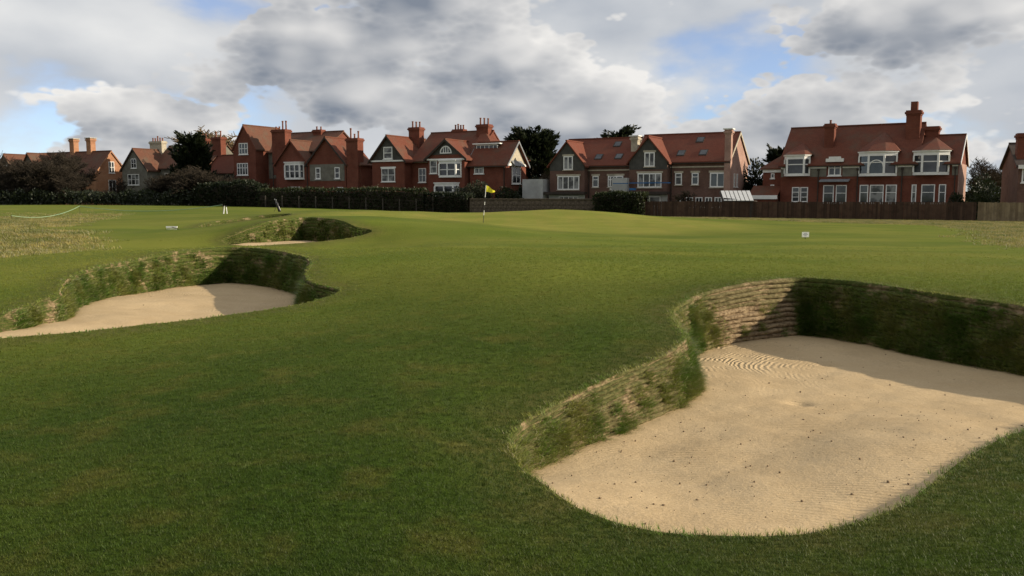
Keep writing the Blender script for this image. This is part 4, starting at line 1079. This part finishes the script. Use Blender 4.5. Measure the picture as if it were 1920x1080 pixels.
def bare_tree(name, label, x, y, h, spread, seed, mat, levels=5, n0=7, twig_r=.026, group='bare winter trees', cat='tree', sx=1.0, base=None):
    w, t = bare_branches(h, spread, seed, levels, n0, twig_r)
    allv = np.vstack(w.V + t.V); k = h / allv[:, 2].max()
    for A in (w, t): A.V = [v * [k * sx, k * sx, k] for v in A.V]
    e = empty(name, (x, y, (gz(x, y) if base is None else base) - .1)); set_props(e, label, cat, group)
    w.obj('trunk', M_BARK if mat is not M_TWIG_DARK else M_TWIG_DARK, e); t.obj('crown', mat, e)
    return e
def px_at(px, y):                       # ground position straight below a photo column at depth y
    return (px - 960) / FOC * y * 1.0
def leafy(name, label, x, y, rx, ry, h, n, size, mat, seed, group=None, cat='shrub', base=None, z0=.0, lump=.35, core=True):
    """rounded shrub: stems plus leaf faces through an uneven crown"""
    rs = np.random.RandomState(seed); zb = (gz(x, y) if base is None else base) - .05
    e = empty(name, (x, y, zb)); set_props(e, label, cat, group)
    nc = 26; cl = rs.normal(size=(nc, 3)); cl /= np.linalg.norm(cl, axis=1)[:, None]; cl[:, 2] = np.abs(cl[:, 2]) * .9 + .05
    cl *= rs.uniform(.45, .85, nc)[:, None]
    i = rs.randint(nc, size=n); d = rs.normal(size=(n, 3)); d /= np.linalg.norm(d, axis=1)[:, None]
    P = cl[i] + d * (rs.uniform(.4, 1, n) ** .5)[:, None] * lump
    P[:, 2] = np.abs(P[:, 2]); out = P / (np.linalg.norm(P, axis=1)[:, None] + 1e-6) * .8 + d * .8
    sc = np.array([rx, ry, h])
    V, F = leaf_quads(P * sc + [0, 0, z0], out, size, rs)
    np_mesh('crown', V, F, mat, e)
    st = Acc()
    for k in range(7):
        c = cl[rs.randint(nc)] * sc * .8 + [0, 0, z0]; st.add(*tube(np.array([rs.uniform(-.15, .15), rs.uniform(-.15, .15), 0]), c, .07, .03, 5))
    st.obj('stem', M_TWIG_DARK, e)
    return e
def hedge(name, label, a, b, h, th, n, size, mat, seed, rag=.25, base=None, group='garden hedges', cat='hedge'):
    """clipped hedge between two ground points: woody core, leaf faces all over, ragged top"""
    rs = np.random.RandomState(seed); a = np.array(a, float); b = np.array(b, float); L = np.linalg.norm(b - a); u = (b - a) / L; v = np.array([-u[1], u[0]])
    zb = min(gz(*a), gz(*b)) - .15 if base is None else base
    e = empty(name, (a[0], a[1], zb)); set_props(e, label, cat, group)
    top = lambda s: h * (1 + rag * (vnoise(np.column_stack([s, s * 0 + seed]), .35, seed) - .5) + rag * .4 * (vnoise(np.column_stack([s, s * 0 + seed]), 1.7, seed + 1) - .5))
    s = np.linspace(.15, L - .15, int(L / .6) + 2); T = top(s) - .25
    cv, cf = [], []
    for i, si in enumerate(s):
        o = u * si
        for (w, z) in ((-th * .38, 0), (-th * .36, T[i]), (th * .36, T[i]), (th * .38, 0)): cv.append((*(o + v * w), z))
        if i: q = 4 * i; cf += [(q - 4, q - 3, q + 1, q), (q - 3, q - 2, q + 2, q + 1), (q - 2, q - 1, q + 3, q + 2)]
    np_mesh('woody_core', np.array(cv), np.array(cf), M_TWIG_DARK, e)
    s = rs.uniform(0, L, n); f = rs.uniform(0, 1, n); tp = top(s); per = 2 * h + th
    q = f * per; side = np.where(q < h, -1, np.where(q > h + th, 1, 0))
    z = np.where(side == 0, tp, rs.uniform(0, 1, n) * tp); w = np.where(side == 0, rs.uniform(-.5, .5, n) * th, side * th * .5)
    jit = rs.normal(0, .09, (n, 3))
    P = u[None] * s[:, None] + v[None] * w[:, None]; P = np.column_stack([P, z]) + jit
    D = np.column_stack([v[None] * side[:, None], (side == 0) * 1.0 + .35]) + rs.normal(0, .5, (n, 3))
    V, F = leaf_quads(P, D, size, rs)
    np_mesh('foliage', V, F, mat, e)
    return e

# dark thicket of scrub on the left: nobody could count its stems
rs = np.random.RandomState(3); th_w, th_l = Acc(), Acc()
proto = [bare_branches(4.6, 1.0, 100 + i, 4, 8, .024, .25, .05, .07) for i in range(4)]
for k in range(120):
    t = rs.uniform(0, 1); px = -70 + 600 * t; y = 137 - 17 * t + rs.uniform(-3, 5); x = (px - 960) / FOC * y
    hh = (.55 if 165 < px < 270 else .72 if 270 <= px < 480 else .9) * (1.0 + .35 * math.sin(px * .021) + rs.uniform(-.25, .3)) * (1.0 - .35 * max(0, (px - 420) / 110))
    w, tt = proto[k % 4]; a = rs.uniform(0, 6.283); R = np.array([[math.cos(a), math.sin(a), 0], [-math.sin(a), math.cos(a), 0], [0, 0, 1]])
    for A in (w, tt): th_w.add(np.vstack(A.V) @ R * [1.3 * hh, 1.3 * hh, 1.45 * hh] + [x, y, gz(x, y) - .1], np.vstack([f for f in A.F]) if A is tt else np.vstack(A.F))
n = 17000
t = rs.uniform(0, 1, n); px = -80 + 600 * t; yy = 134 - 17 * t + rs.normal(0, 1.5, n); xx = (px - 960) / FOC * yy
prof = .9 + 1.6 * vnoise(np.column_stack([px, px * 0]), .018, 5) + 1.0 * vnoise(np.column_stack([px, px * 0]), .07, 6)
zz = height(np.column_stack([xx, yy])) + prof * rs.uniform(0, 1, n) ** .8
V, F = leaf_quads(np.column_stack([xx, yy, zz]), rs.normal(0, .7, (n, 3)) + [0, 0, .8], .2, rs)
th_l.add(V, F)
tk = th_l.obj('thicket', M_LEAF_DARK); set_props(tk, 'dark tangled thicket along the left edge of the course', None, None, 'stuff')
tk2 = th_w.obj('thicket_branches', M_TWIG_DARK, tk); tk2['kind'] = 'stuff'

for i, (px, y, hh, sp, mat, lab) in enumerate((
    (38, 141, 9.3, 1.0, M_TWIG_DARK, 'wide bare tree at the far left above the thicket'),
    (-15, 139, 7.0, 1.0, M_TWIG_DARK, 'bare tree cut by the left edge of the view'),
    (95, 140, 8.2, 1.1, M_TWIG_DARK, 'low bare tree in front of the left orange roof'),
    (140, 139, 9.0, 1.0, M_TWIG_DARK, 'spreading bare tree between the orange gables'),
    (232, 137, 5.0, .8, M_TWIG_DARK, 'small bare tree before the sunlit orange gable'),
    (465, 124, 4.6, 1.0, M_TWIG, 'leafless brown shrub at the foot of the tall house'),
    (690, 125, 7.0, .8, M_TWIG, 'thin bare tree in the gap left of the flag house'),
    (1045, 112, 6.0, .8, M_TWIG, 'bare tree behind the dark cypress, left of the new houses'),
    (1835, 112, 7.6, .9, M_TWIG, 'bare tree between the last two houses on the right'),
    (1868, 118, 6.5, .9, M_TWIG, 'smaller bare tree near the far right house'),
    (705, 108, 3.4, 1.0, M_TWIG, 'bare brown bush above the hedge by the grey gable'),
    (1270, 95, 3.0, 1.0, M_TWIG, 'bare shrub before the right new house'))):
    bare_tree('bare_tree', lab, px_at(px, y), y, hh, sp, 200 + i, mat, 5 if hh > 6 else 4, 8 if hh > 6 else 6)
bare_tree('bare_tree', 'large round-headed pale twiggy tree behind the left houses', px_at(415, 158), 158, 14.6, 1.5, 333, M_TWIG_PALE, 5, 22, .075, sx=1.0)

def conifer(name, label, x, y, h, r, seed, n=420, leaf=.30, lean=.55, cat='tree', base_frac=.05, k=34, shape=1.0, group='evergreen trees'):
    """cypress: a trunk and many upswept pointed sprays"""
    rs = np.random.RandomState(seed); zb = gz(x, y) - .1
    e = empty(name, (x, y, zb)); set_props(e, label, cat, group)
    tr = Acc(); tr.add(*tube(np.zeros(3), np.array([0, 0, h * .85]), h * .03, h * .008, 7))
    A = Acc()
    for i in range(n):
        f = base_frac + (1 - base_frac) * rs.uniform(0, 1) ** .8
        prof = (1 - f ** 2.2 * .93) ** (.7 * shape) * (0.75 + .25 * math.sin(f * 17 + seed)) * min(1, .55 + f * 1.2)
        a = rs.uniform(0, 6.283); rr_ = r * prof * rs.uniform(.35, 1.0) ** .5
        p0 = np.array([0, 0, h * max(.02, f - .12)]); tip = np.array([rr_ * math.cos(a), rr_ * math.sin(a), h * f * .94 + rs.uniform(-.02, .06) * h])
        d = np.array([math.cos(a), math.sin(a), lean]) ; d /= np.linalg.norm(d)
        if i % 4 == 0: tr.add(*tube(p0, tip, .06, .02, 4))
        L = h * .13 * rs.uniform(.6, 1.5)
        s = rs.uniform(-.3, 1, k); P = tip + d[None] * (s * L)[:, None] + rs.normal(0, .016 * h, (k, 3)) * (1.08 - s)[:, None]
        V, F = leaf_quads(P, d[None] + rs.normal(0, .32, (k, 3)), leaf * .75, rs, 3.0); A.add(V, F)
    if len(tr.F[0][0]) != 4: pass
    tr.obj('trunk', M_BARK, e); A.obj('crown', M_LEAF_DARK, e)
    return e
conifer('cypress_tree', 'big dark spiky cypress right of the flag house', px_at(998, 122), 122, 11.0, 4.9, 5, 620, .34)
conifer('cypress_tree', 'dark cypress top showing over the new house roof', px_at(1160, 128), 128, 11.6, 3.4, 6, 330, .34)
conifer('conifer_tree', 'narrow dark conifer in front of the grey gabled house', px_at(366, 134), 134, 10.4, 2.5, 8, 420, .30, .8, shape=.55)
conifer('evergreen_tree', 'dark tree behind the left end of the long brick house', px_at(1462, 110), 110, 8.3, 2.0, 9, 220, .3)
leafy('evergreen_shrub', 'dark shrub mass between the new houses and the long house', px_at(1418, 103), 103, 2.6, 2.2, 6.0, 5000, .22, M_LEAF_DARK, 21, 'garden shrubs')
leafy('evergreen_shrub', 'domed grey-green bush in front of the flag house', px_at(888, 104), 104, 2.9, 2.4, 3.6, 6500, .15, M_LEAF_GREY, 22, 'garden shrubs', z0=.6)
leafy('evergreen_shrub', 'low dark green bush right of the domed bush', px_at(950, 103), 103, 2.3, 2.0, 2.7, 4000, .16, M_LEAF_DARK, 23, 'garden shrubs', z0=.4)
leafy('evergreen_shrub', 'dark bush under the cypress beside the concrete panel', px_at(1000, 110), 110, 2.4, 2.0, 4.4, 4000, .2, M_LEAF_DARK, 24, 'garden shrubs')
leafy('evergreen_shrub', 'leafy bush with pale flecks at the right end of the brown fence', px_at(1836, 83), 83, 1.5, 1.3, 3.0, 3500, .13, M_LEAF_GREEN, 25, 'garden shrubs')
leafy('evergreen_shrub', 'dark rounded bush against the long brick house', px_at(1795, 82), 82, 1.3, 1.2, 2.6, 3000, .13, M_LEAF_DARK, 26, 'garden shrubs')
leafy('evergreen_shrub', 'tall dark shrub between the two rightmost houses', px_at(1850, 104), 104, 4.0, 2.5, 4.8, 5000, .22, M_LEAF_DARK, 27, 'garden shrubs')
def ground_xy(px, y): return (px_at(px, y), y)
hedge('clipped_hedge', 'long clipped dark hedge behind the wire fence', ground_xy(492, 112), ground_xy(800, 103), 2.75, 1.3, 14000, .15, M_LEAF_GREEN, 31, .12)
hedge('clipped_hedge', 'darker hedge end beside the stone wall', ground_xy(800, 102.8), ground_xy(884, 100), 2.35, 1.2, 4000, .15, M_LEAF_DARK, 32, .15)
hedge('clipped_hedge', 'dense green hedge between stone wall and brown fence', ground_xy(1116, 93.5), ground_xy(1212, 91), 2.6, 1.6, 6000, .15, M_LEAF_GREEN, 33, .3)
hedge('clipped_hedge', 'overgrown dark hedge in front of the tall left house', ground_xy(380, 119), ground_xy(500, 113), 3.2, 1.6, 7000, .18, M_LEAF_DARK, 34, .5)

# ------------------------------------------------------------------ walls and fences
def rubble_mat():
    m = NT('garden_wall_stone'); p = m.objc()
    n = m.noise(p, 2.5, 5, .65); m.color(m.mix(m.rng(n, .3, .7), (.065, .05, .038), (.15, .115, .085))); m.rough(.9, .15); m.bump(m.noise(p, 14, 4, .6), .5, .02)
    return m.m
M_RUBBLE = rubble_mat()
def board_mat(name, c1, c2):
    m = NT(name); r = m.node('ShaderNodeObjectInfo').outputs['Random']
    c = m.mix(r, c1, c2); n = m.noise(m.geo(), 1.6, 5, .65)
    m.color(m.mix(m.math('MULTIPLY', m.rng(n, .4, .7), .5), c, tuple(x * .55 for x in c1))); m.rough(.85, .15)
    return m.m
M_FENCE_B = board_mat('brown_fence_board', (.050, .031, .021), (.095, .058, .038))
M_FENCE_L = board_mat('new_fence_board', (.18, .135, .08), (.30, .235, .14))
M_POST = plain('grey_fence_post', (.07, .06, .05), .9, .1, .25, 3)
# garden wall: coursed blocks
a, b = np.array(ground_xy(882, 99.6)), np.array(ground_xy(1116, 93.6)); L = np.linalg.norm(b - a); ang_w = math.atan2(*(b - a)[::-1])
wz = min(gz(*a), gz(*b)) - .1
wall = empty('garden_wall', (a[0], a[1], wz), ang_w); set_props(wall, 'low brown stone garden wall behind the green', 'wall')
rw = random.Random(2)
def block_mesh(i):
    bm = bmesh.new(); bmesh.ops.create_cube(bm, size=1)
    for v in bm.verts: v.co.x *= 1 - rw.uniform(0, .06); v.co.y *= 1 - rw.uniform(0, .08); v.co.z *= 1 - rw.uniform(0, .08)
    bmesh.ops.bevel(bm, geom=bm.edges[:], offset=.05, segments=1, affect='EDGES')
    me = bpy.data.meshes.new('stone'); bm.to_mesh(me); bm.free(); me.materials.append(M_RUBBLE); return me
bms = [block_mesh(i) for i in range(6)]
core = mesh_obj('wall_core', [(x, y, z) for z in (0, 1.85) for x, y in ((0, -.13), (L, -.13), (L, .13), (0, .13))], [(3, 2, 1, 0), (4, 5, 6, 7), (0, 1, 5, 4), (1, 2, 6, 5), (2, 3, 7, 6), (3, 0, 4, 7)], M_RUBBLE, wall)
rows = 5
for r in range(rows):
    x = -rw.uniform(0, .3)
    while x < L:
        w = rw.uniform(.42, .75) if r < rows - 1 else .62
        x1 = min(x + w, L); x0 = max(x, 0)
        if x1 - x0 > .1:
            o = bpy.data.objects.new('stone' if r < rows - 1 else 'coping_stone', bms[rw.randrange(6)]); C.objects.link(o); o.parent = wall
            o.location = ((x0 + x1) / 2, -.02 + rw.uniform(-.02, .02) if r < rows - 1 else 0, .2 + r * .4 if r < rows - 1 else 1.93)
            o.scale = (x1 - x0 - .02, .36 if r < rows - 1 else .46, .385 if r < rows - 1 else .17)
        x += w
def board_fence(name, label, pts, h, bw, mat, top=None, seed=0, post_every=12, group='garden fences', gap=.008):
    rf = random.Random(seed); a, b = np.array(pts[0]), np.array(pts[1]); L = np.linalg.norm(b - a); an = math.atan2(*(b - a)[::-1])
    z0 = top - h
    e = empty(name, (a[0], a[1], z0), an); set_props(e, label, 'fence', group)
    me = bpy.data.meshes.new('board'); bm = bmesh.new(); bmesh.ops.create_cube(bm, size=1); bmesh.ops.translate(bm, verts=bm.verts, vec=(.5, 0, .5)); bm.to_mesh(me); bm.free(); me.materials.append(mat)
    n = int(L / bw)
    for i in range(n):
        o = bpy.data.objects.new('board', me); C.objects.link(o); o.parent = e
        o.location = (i * bw, rf.uniform(-.012, .012) - .03 * (i % 2), 0); o.scale = (bw - gap, .022, h + rf.uniform(-.025, .025)); o.rotation_euler = (rf.uniform(-.006, .006), rf.uniform(-.006, .006), 0)
    for i in range(0, n + 1, post_every):
        o = bpy.data.objects.new('post', me); C.objects.link(o); o.parent = e; o.location = (i * bw - .05, .06, -.2); o.scale = (.1, .1, h + .24)
    for z in (.3, h * .55, h - .3):
        o = bpy.data.objects.new('rail', me); C.objects.link(o); o.parent = e; o.location = (0, .045, z); o.scale = (L, .06, .09)
    return e
board_fence('board_fence', 'long dark brown board fence before the houses on the right', (ground_xy(1206, 91.5), ground_xy(1830, 79)), 2.15, .19, M_FENCE_B, top=1.22, seed=1)
board_fence('board_fence', 'short pale new board fence at the right edge', (ground_xy(1831, 78.9), ground_xy(2040, 74.5)), 2.0, .21, M_FENCE_L, top=1.20, seed=2, post_every=9)
# post and wire in front of the long hedge
e = empty('wire_fence', (*ground_xy(500, 109.5), gz(*ground_xy(500, 109.5)))); set_props(e, 'low post and wire fence at the foot of the long hedge', 'fence', 'garden fences')
bx = e.location
prev = None
for i in range(13):
    t = i / 12; x, y = ground_xy(500 + 375 * t, 109.5 - 9.5 * t); z = gz(x, y)
    hh = 1.5 if i != 10 else 2.3
    mesh_obj('post', [(x - bx.x + dx, y - bx.y + dy, z - bx.z + zz) for zz in (-.2, hh) for dx, dy in ((-.06, -.06), (.06, -.06), (.06, .06), (-.06, .06))], [(3, 2, 1, 0), (4, 5, 6, 7), (0, 1, 5, 4), (1, 2, 6, 5), (2, 3, 7, 6), (3, 0, 4, 7)], M_POST, e)
    if prev:
        for wz_ in (.5, .9, 1.3):
            V, F = tube(np.array([prev[0] - bx.x, prev[1] - bx.y, prev[2] - bx.z + wz_]), np.array([x - bx.x, y - bx.y, z - bx.z + wz_]), .008, .008, 4); np_mesh('wire', V, F, M_POST, e)
    prev = (x, y, z)

# ------------------------------------------------------------------ garden shed roof with white sheets, oddments behind the fence
x, y = ground_xy(1388, 88.5)
e = empty('garden_shed', (x, y, -.6), math.radians(-28)); set_props(e, 'garden shed with white slatted sloping roof behind the brown fence', 'shed')
mesh_obj('wall', [(-1.6, -1.0, 0), (1.4, -1.0, 0), (1.4, 1.0, 0), (-1.6, 1.0, 0), (-1.6, -1.0, 2.2), (1.4, -1.0, 1.9), (1.4, 1.0, 1.9), (-1.6, 1.0, 2.2)], [(3, 2, 1, 0), (0, 1, 5, 4), (1, 2, 6, 5), (2, 3, 7, 6), (3, 0, 4, 7), (4, 5, 6, 7)], M_DARK, e)
for i in range(7):
    xx = -1.5 + i * .44
    mesh_obj('roof_sheet', [(xx, -1.2, 1.95), (xx + .36, -1.2, 1.95), (xx + .36 - .9, .9, 2.95), (xx - .9, .9, 2.95), (xx, -1.2, 1.90), (xx + .36, -1.2, 1.90), (xx + .36 - .9, .9, 2.90), (xx - .9, .9, 2.90)], [(0, 1, 2, 3), (7, 6, 5, 4), (4, 5, 1, 0), (5, 6, 2, 1), (6, 7, 3, 2), (7, 4, 0, 3)], M_WHITE, e)
mesh_obj('roof_deck', [(-1.7, -1.15, 1.86), (1.5, -1.15, 1.86), (.6, .95, 2.86), (-2.6, .95, 2.86), (-1.7, -1.15, 1.82), (1.5, -1.15, 1.82), (.6, .95, 2.82), (-2.6, .95, 2.82)], [(0, 1, 2, 3), (7, 6, 5, 4), (4, 5, 1, 0), (5, 6, 2, 1), (6, 7, 3, 2), (7, 4, 0, 3)], M_DARK, e)

# ------------------------------------------------------------------ on the course
# flag
fx, fy = at_drop(906, 418, 1.56)[:2]; fz = gz(fx, fy)
fl = empty('flagstick', (fx, fy, fz)); set_props(fl, 'golf flagstick with yellow flag and black and white banded pole', 'flag')
M_YEL = plain('yellow_flag_cloth', (.75, .66, .04), .7, .2, .08, 6)
M_WHITE_P = plain('white_pole_paint', (.8, .8, .76), .4, .4, .04, 6); M_BLK = plain('black_pole_paint', (.02, .02, .02), .4, .4, .05, 6)
tilt = .17
def pole(z): return np.array([tilt * z / 2.15, 0, z])
cuts = [(-.05, .62, M_BLK), (.62, .78, M_BLK), (.78, 1.02, M_WHITE_P), (1.02, 1.2, M_BLK), (1.2, 1.36, M_WHITE_P), (1.36, 1.58, M_BLK), (1.58, 2.2, M_WHITE_P)]
cuts = [(-.05, .45, M_BLK), (.45, .74, M_WHITE_P), (.74, 1.05, M_BLK), (1.05, 1.24, M_WHITE_P), (1.24, 1.5, M_BLK), (1.5, 2.2, M_WHITE_P)]
for a, b, mt in cuts:
    V, F = tube(pole(a), pole(b), .017, .017, 8); np_mesh('pole_band', V, F, mt, fl, True)
V, F = [], []
for i in range(11):
    for j in range(6):
        s, t = i / 10, j / 5; wd_ = .50 * s; hgt_ = .40 * (1 - s) + .10 * s
        V.append(np.array(pole(2.19)) + [.02 + wd_, .05 * math.sin(s * 7) * s, -t * hgt_ - s * .30 + .03 * math.sin(s * 6 + t)])
for i in range(10):
    for j in range(5): q = i * 6 + j; F.append((q, q + 1, q + 7, q + 6))
np_mesh('flag_cloth', V, F, M_YEL, fl, True)
# small sign
sx_, sy_ = at_drop(1510, 447, 1.8)[:2]; sz_ = gz(sx_, sy_)
sg = empty('marker_sign', (sx_, sy_, sz_)); set_props(sg, 'small white notice board on a short stake right of the green', 'sign')
def bxm(name, x0, x1, y0, y1, z0, z1, mat, par):
    return mesh_obj(name, [(x, y, z) for z in (z0, z1) for x, y in ((x0, y0), (x1, y0), (x1, y1), (x0, y1))], [(3, 2, 1, 0), (4, 5, 6, 7), (0, 1, 5, 4), (1, 2, 6, 5), (2, 3, 7, 6), (3, 0, 4, 7)], mat, par)
bxm('board', -.15, .15, -.012, .012, .06, .28, M_WHITE_P, sg); bxm('stake', -.015, .015, .014, .034, -.1, .2, M_POST, sg)
M_INK = plain('grey_print', (.25, .27, .3), .6, .2, .1, 8)
for k, (a, b) in enumerate(((-.07, .07), (-.1, .1), (-.06, .05))): bxm('print_line', a, b, -.0145, -.0125, .215 - k * .055, .24 - k * .055, M_INK, sg)
# rake on the left
rx_, ry_ = at_drop(322, 427, 1.6)[:2]; rz_ = gz(rx_, ry_)
rk = empty('bunker_rake', (rx_, ry_, rz_)); set_props(rk, 'white bunker rake lying on the grass left of the far bunkers', 'rake')
bxm('head', -.28, .28, -.03, .03, .07, .15, M_WHITE_P, rk)
for i in range(9): bxm('tine', -.26 + i * .062, -.245 + i * .062, -.02, .0, -.02, .069, M_WHITE_P, rk)
V, F = tube(np.array([.0, .02, .11]), np.array([.75, -1.0, .03]), .016, .016, 6); np_mesh('handle', V, F, M_DARK, rk)
# roped-off line
M_ROPE = plain('pale_green_rope', (.28, .42, .26), .8, .2, .1, 5)
rope_px = [(22, 409, 1.62, .0), (150, 397, 1.5, .0), (418, 401, 1.5, .0)]
tops = []
for i, (px, py, dr, _) in enumerate(rope_px):
    p = at_drop(px, py + 4, dr); z = gz(p[0], p[1]); q = empty('rope_stake', (p[0], p[1], z))
    set_props(q, ['thin rope stake at the left end of the green rope', 'thin rope stake at the peak of the green rope', 'thin rope stake beside the white markers'][i], 'stake', 'stakes carrying the rope')
    V, F = tube(np.array([0, 0, -.1]), np.array([0, 0, [.35, .78, .72][i]]), .014, .012, 6); np_mesh('shaft', V, F, M_POST, q)
    V, F = tube(np.array([0, 0, [.35, .78, .72][i]]), np.array([0, 0, [.35, .78, .72][i] + .03]), .02, .006, 6); np_mesh('tip', V, F, M_POST, q)
    tops.append(np.array([p[0], p[1], z + [.33, .76, .70][i]]))
ro = Acc()
for a, b in zip(tops[:-1], tops[1:]):
    prev = a
    for k in range(1, 17):
        t = k / 16; q = a + (b - a) * t; q[2] -= (.75 if np.linalg.norm(b - a) > 10 else .3) * 4 * t * (1 - t) * .6
        ro.add(*tube(prev, q, .022, .022, 4)); prev = q
rp = ro.obj('boundary_rope', M_ROPE); set_props(rp, 'sagging pale green rope strung across the left field', 'rope')
for i, (px, hh, lean_) in enumerate(((419, .62, .10), (426, .55, -.05))):
    p = at_drop(px, 404, 1.5); z = gz(p[0], p[1])
    q = empty('marker_post', (p[0], p[1], z)); set_props(q, ['leaning white marker post, left of the two by the rope end', 'slimmer white marker post, right of the two by the rope end'][i], 'post', 'white marker posts')
    V, F = tube(np.array([0, 0, -.1]), np.array([lean_, 0, hh]), .05 if i == 0 else .035, .045 if i == 0 else .03, 7); np_mesh('shaft', V, F, M_WHITE_P, q)
    V, F = tube(np.array([lean_, 0, hh]), np.array([lean_ * 1.1, 0, hh + .08]), .05, .03, 7); np_mesh('cap', V, F, M_BLK, q)
# golf bag on the far bank
gx_, gy_ = px_at(522, 62), 62.0; gzz = gz(gx_, gy_)
gb = empty('golf_bag', (gx_, gy_, gzz), .3); gb.scale = (.78, .78, .78); set_props(gb, 'black and white golf bag standing on the bank behind the narrow bunker', 'golf bag')
def lathe(path, k=10):
    V, F = [], []
    for (x, z, r) in path:
        for i in range(k): V.append((x + r * math.cos(i * 6.283 / k), r * .8 * math.sin(i * 6.283 / k), z))
    for q in range(len(path) - 1):
        for i in range(k): F.append((q * k + i, q * k + (i + 1) % k, q * k + k + (i + 1) % k, q * k + k + i))
    return V, F
np_mesh('bag_body', *lathe([(.2, -.02, .02), (.2, 0, .13), (.13, .25, .125), (.02, .6, .12), (-.06, .86, .14), (-.06, .88, .10)]), M_BLACK, gb, True)
np_mesh('side_pocket', *lathe([(.19, .12, .04), (.19, .14, .10), (.08, .5, .10), (.07, .52, .03)]), M_WHITE_P, gb, True)
for i in range(6):
    a = np.array([-.06 + .05 * math.cos(i), .05 * math.sin(i), .85]); b = a + [-.07 - .02 * i % .05, .02 * math.sin(i * 2), .22 + .03 * (i % 3)]
    V, F = tube(a, b, .008, .008, 5); cl = np_mesh('club_shaft', V, F, M_LEAD, gb)
    np_mesh('club_head', *lathe([(b[0], b[2] - .01, .01), (b[0] - .02, b[2] + .02, .05), (b[0] - .03, b[2] + .07, .04), (b[0] - .03, b[2] + .08, .01)], 8), M_BLACK if i % 2 else M_LEAD, cl, True)
for s in (-1, 1):
    V, F = tube(np.array([-.02, .08 * s, .62]), np.array([-.32, .25 * s, 0]), .01, .01, 5); np_mesh('stand_leg', V, F, M_BLACK, gb)
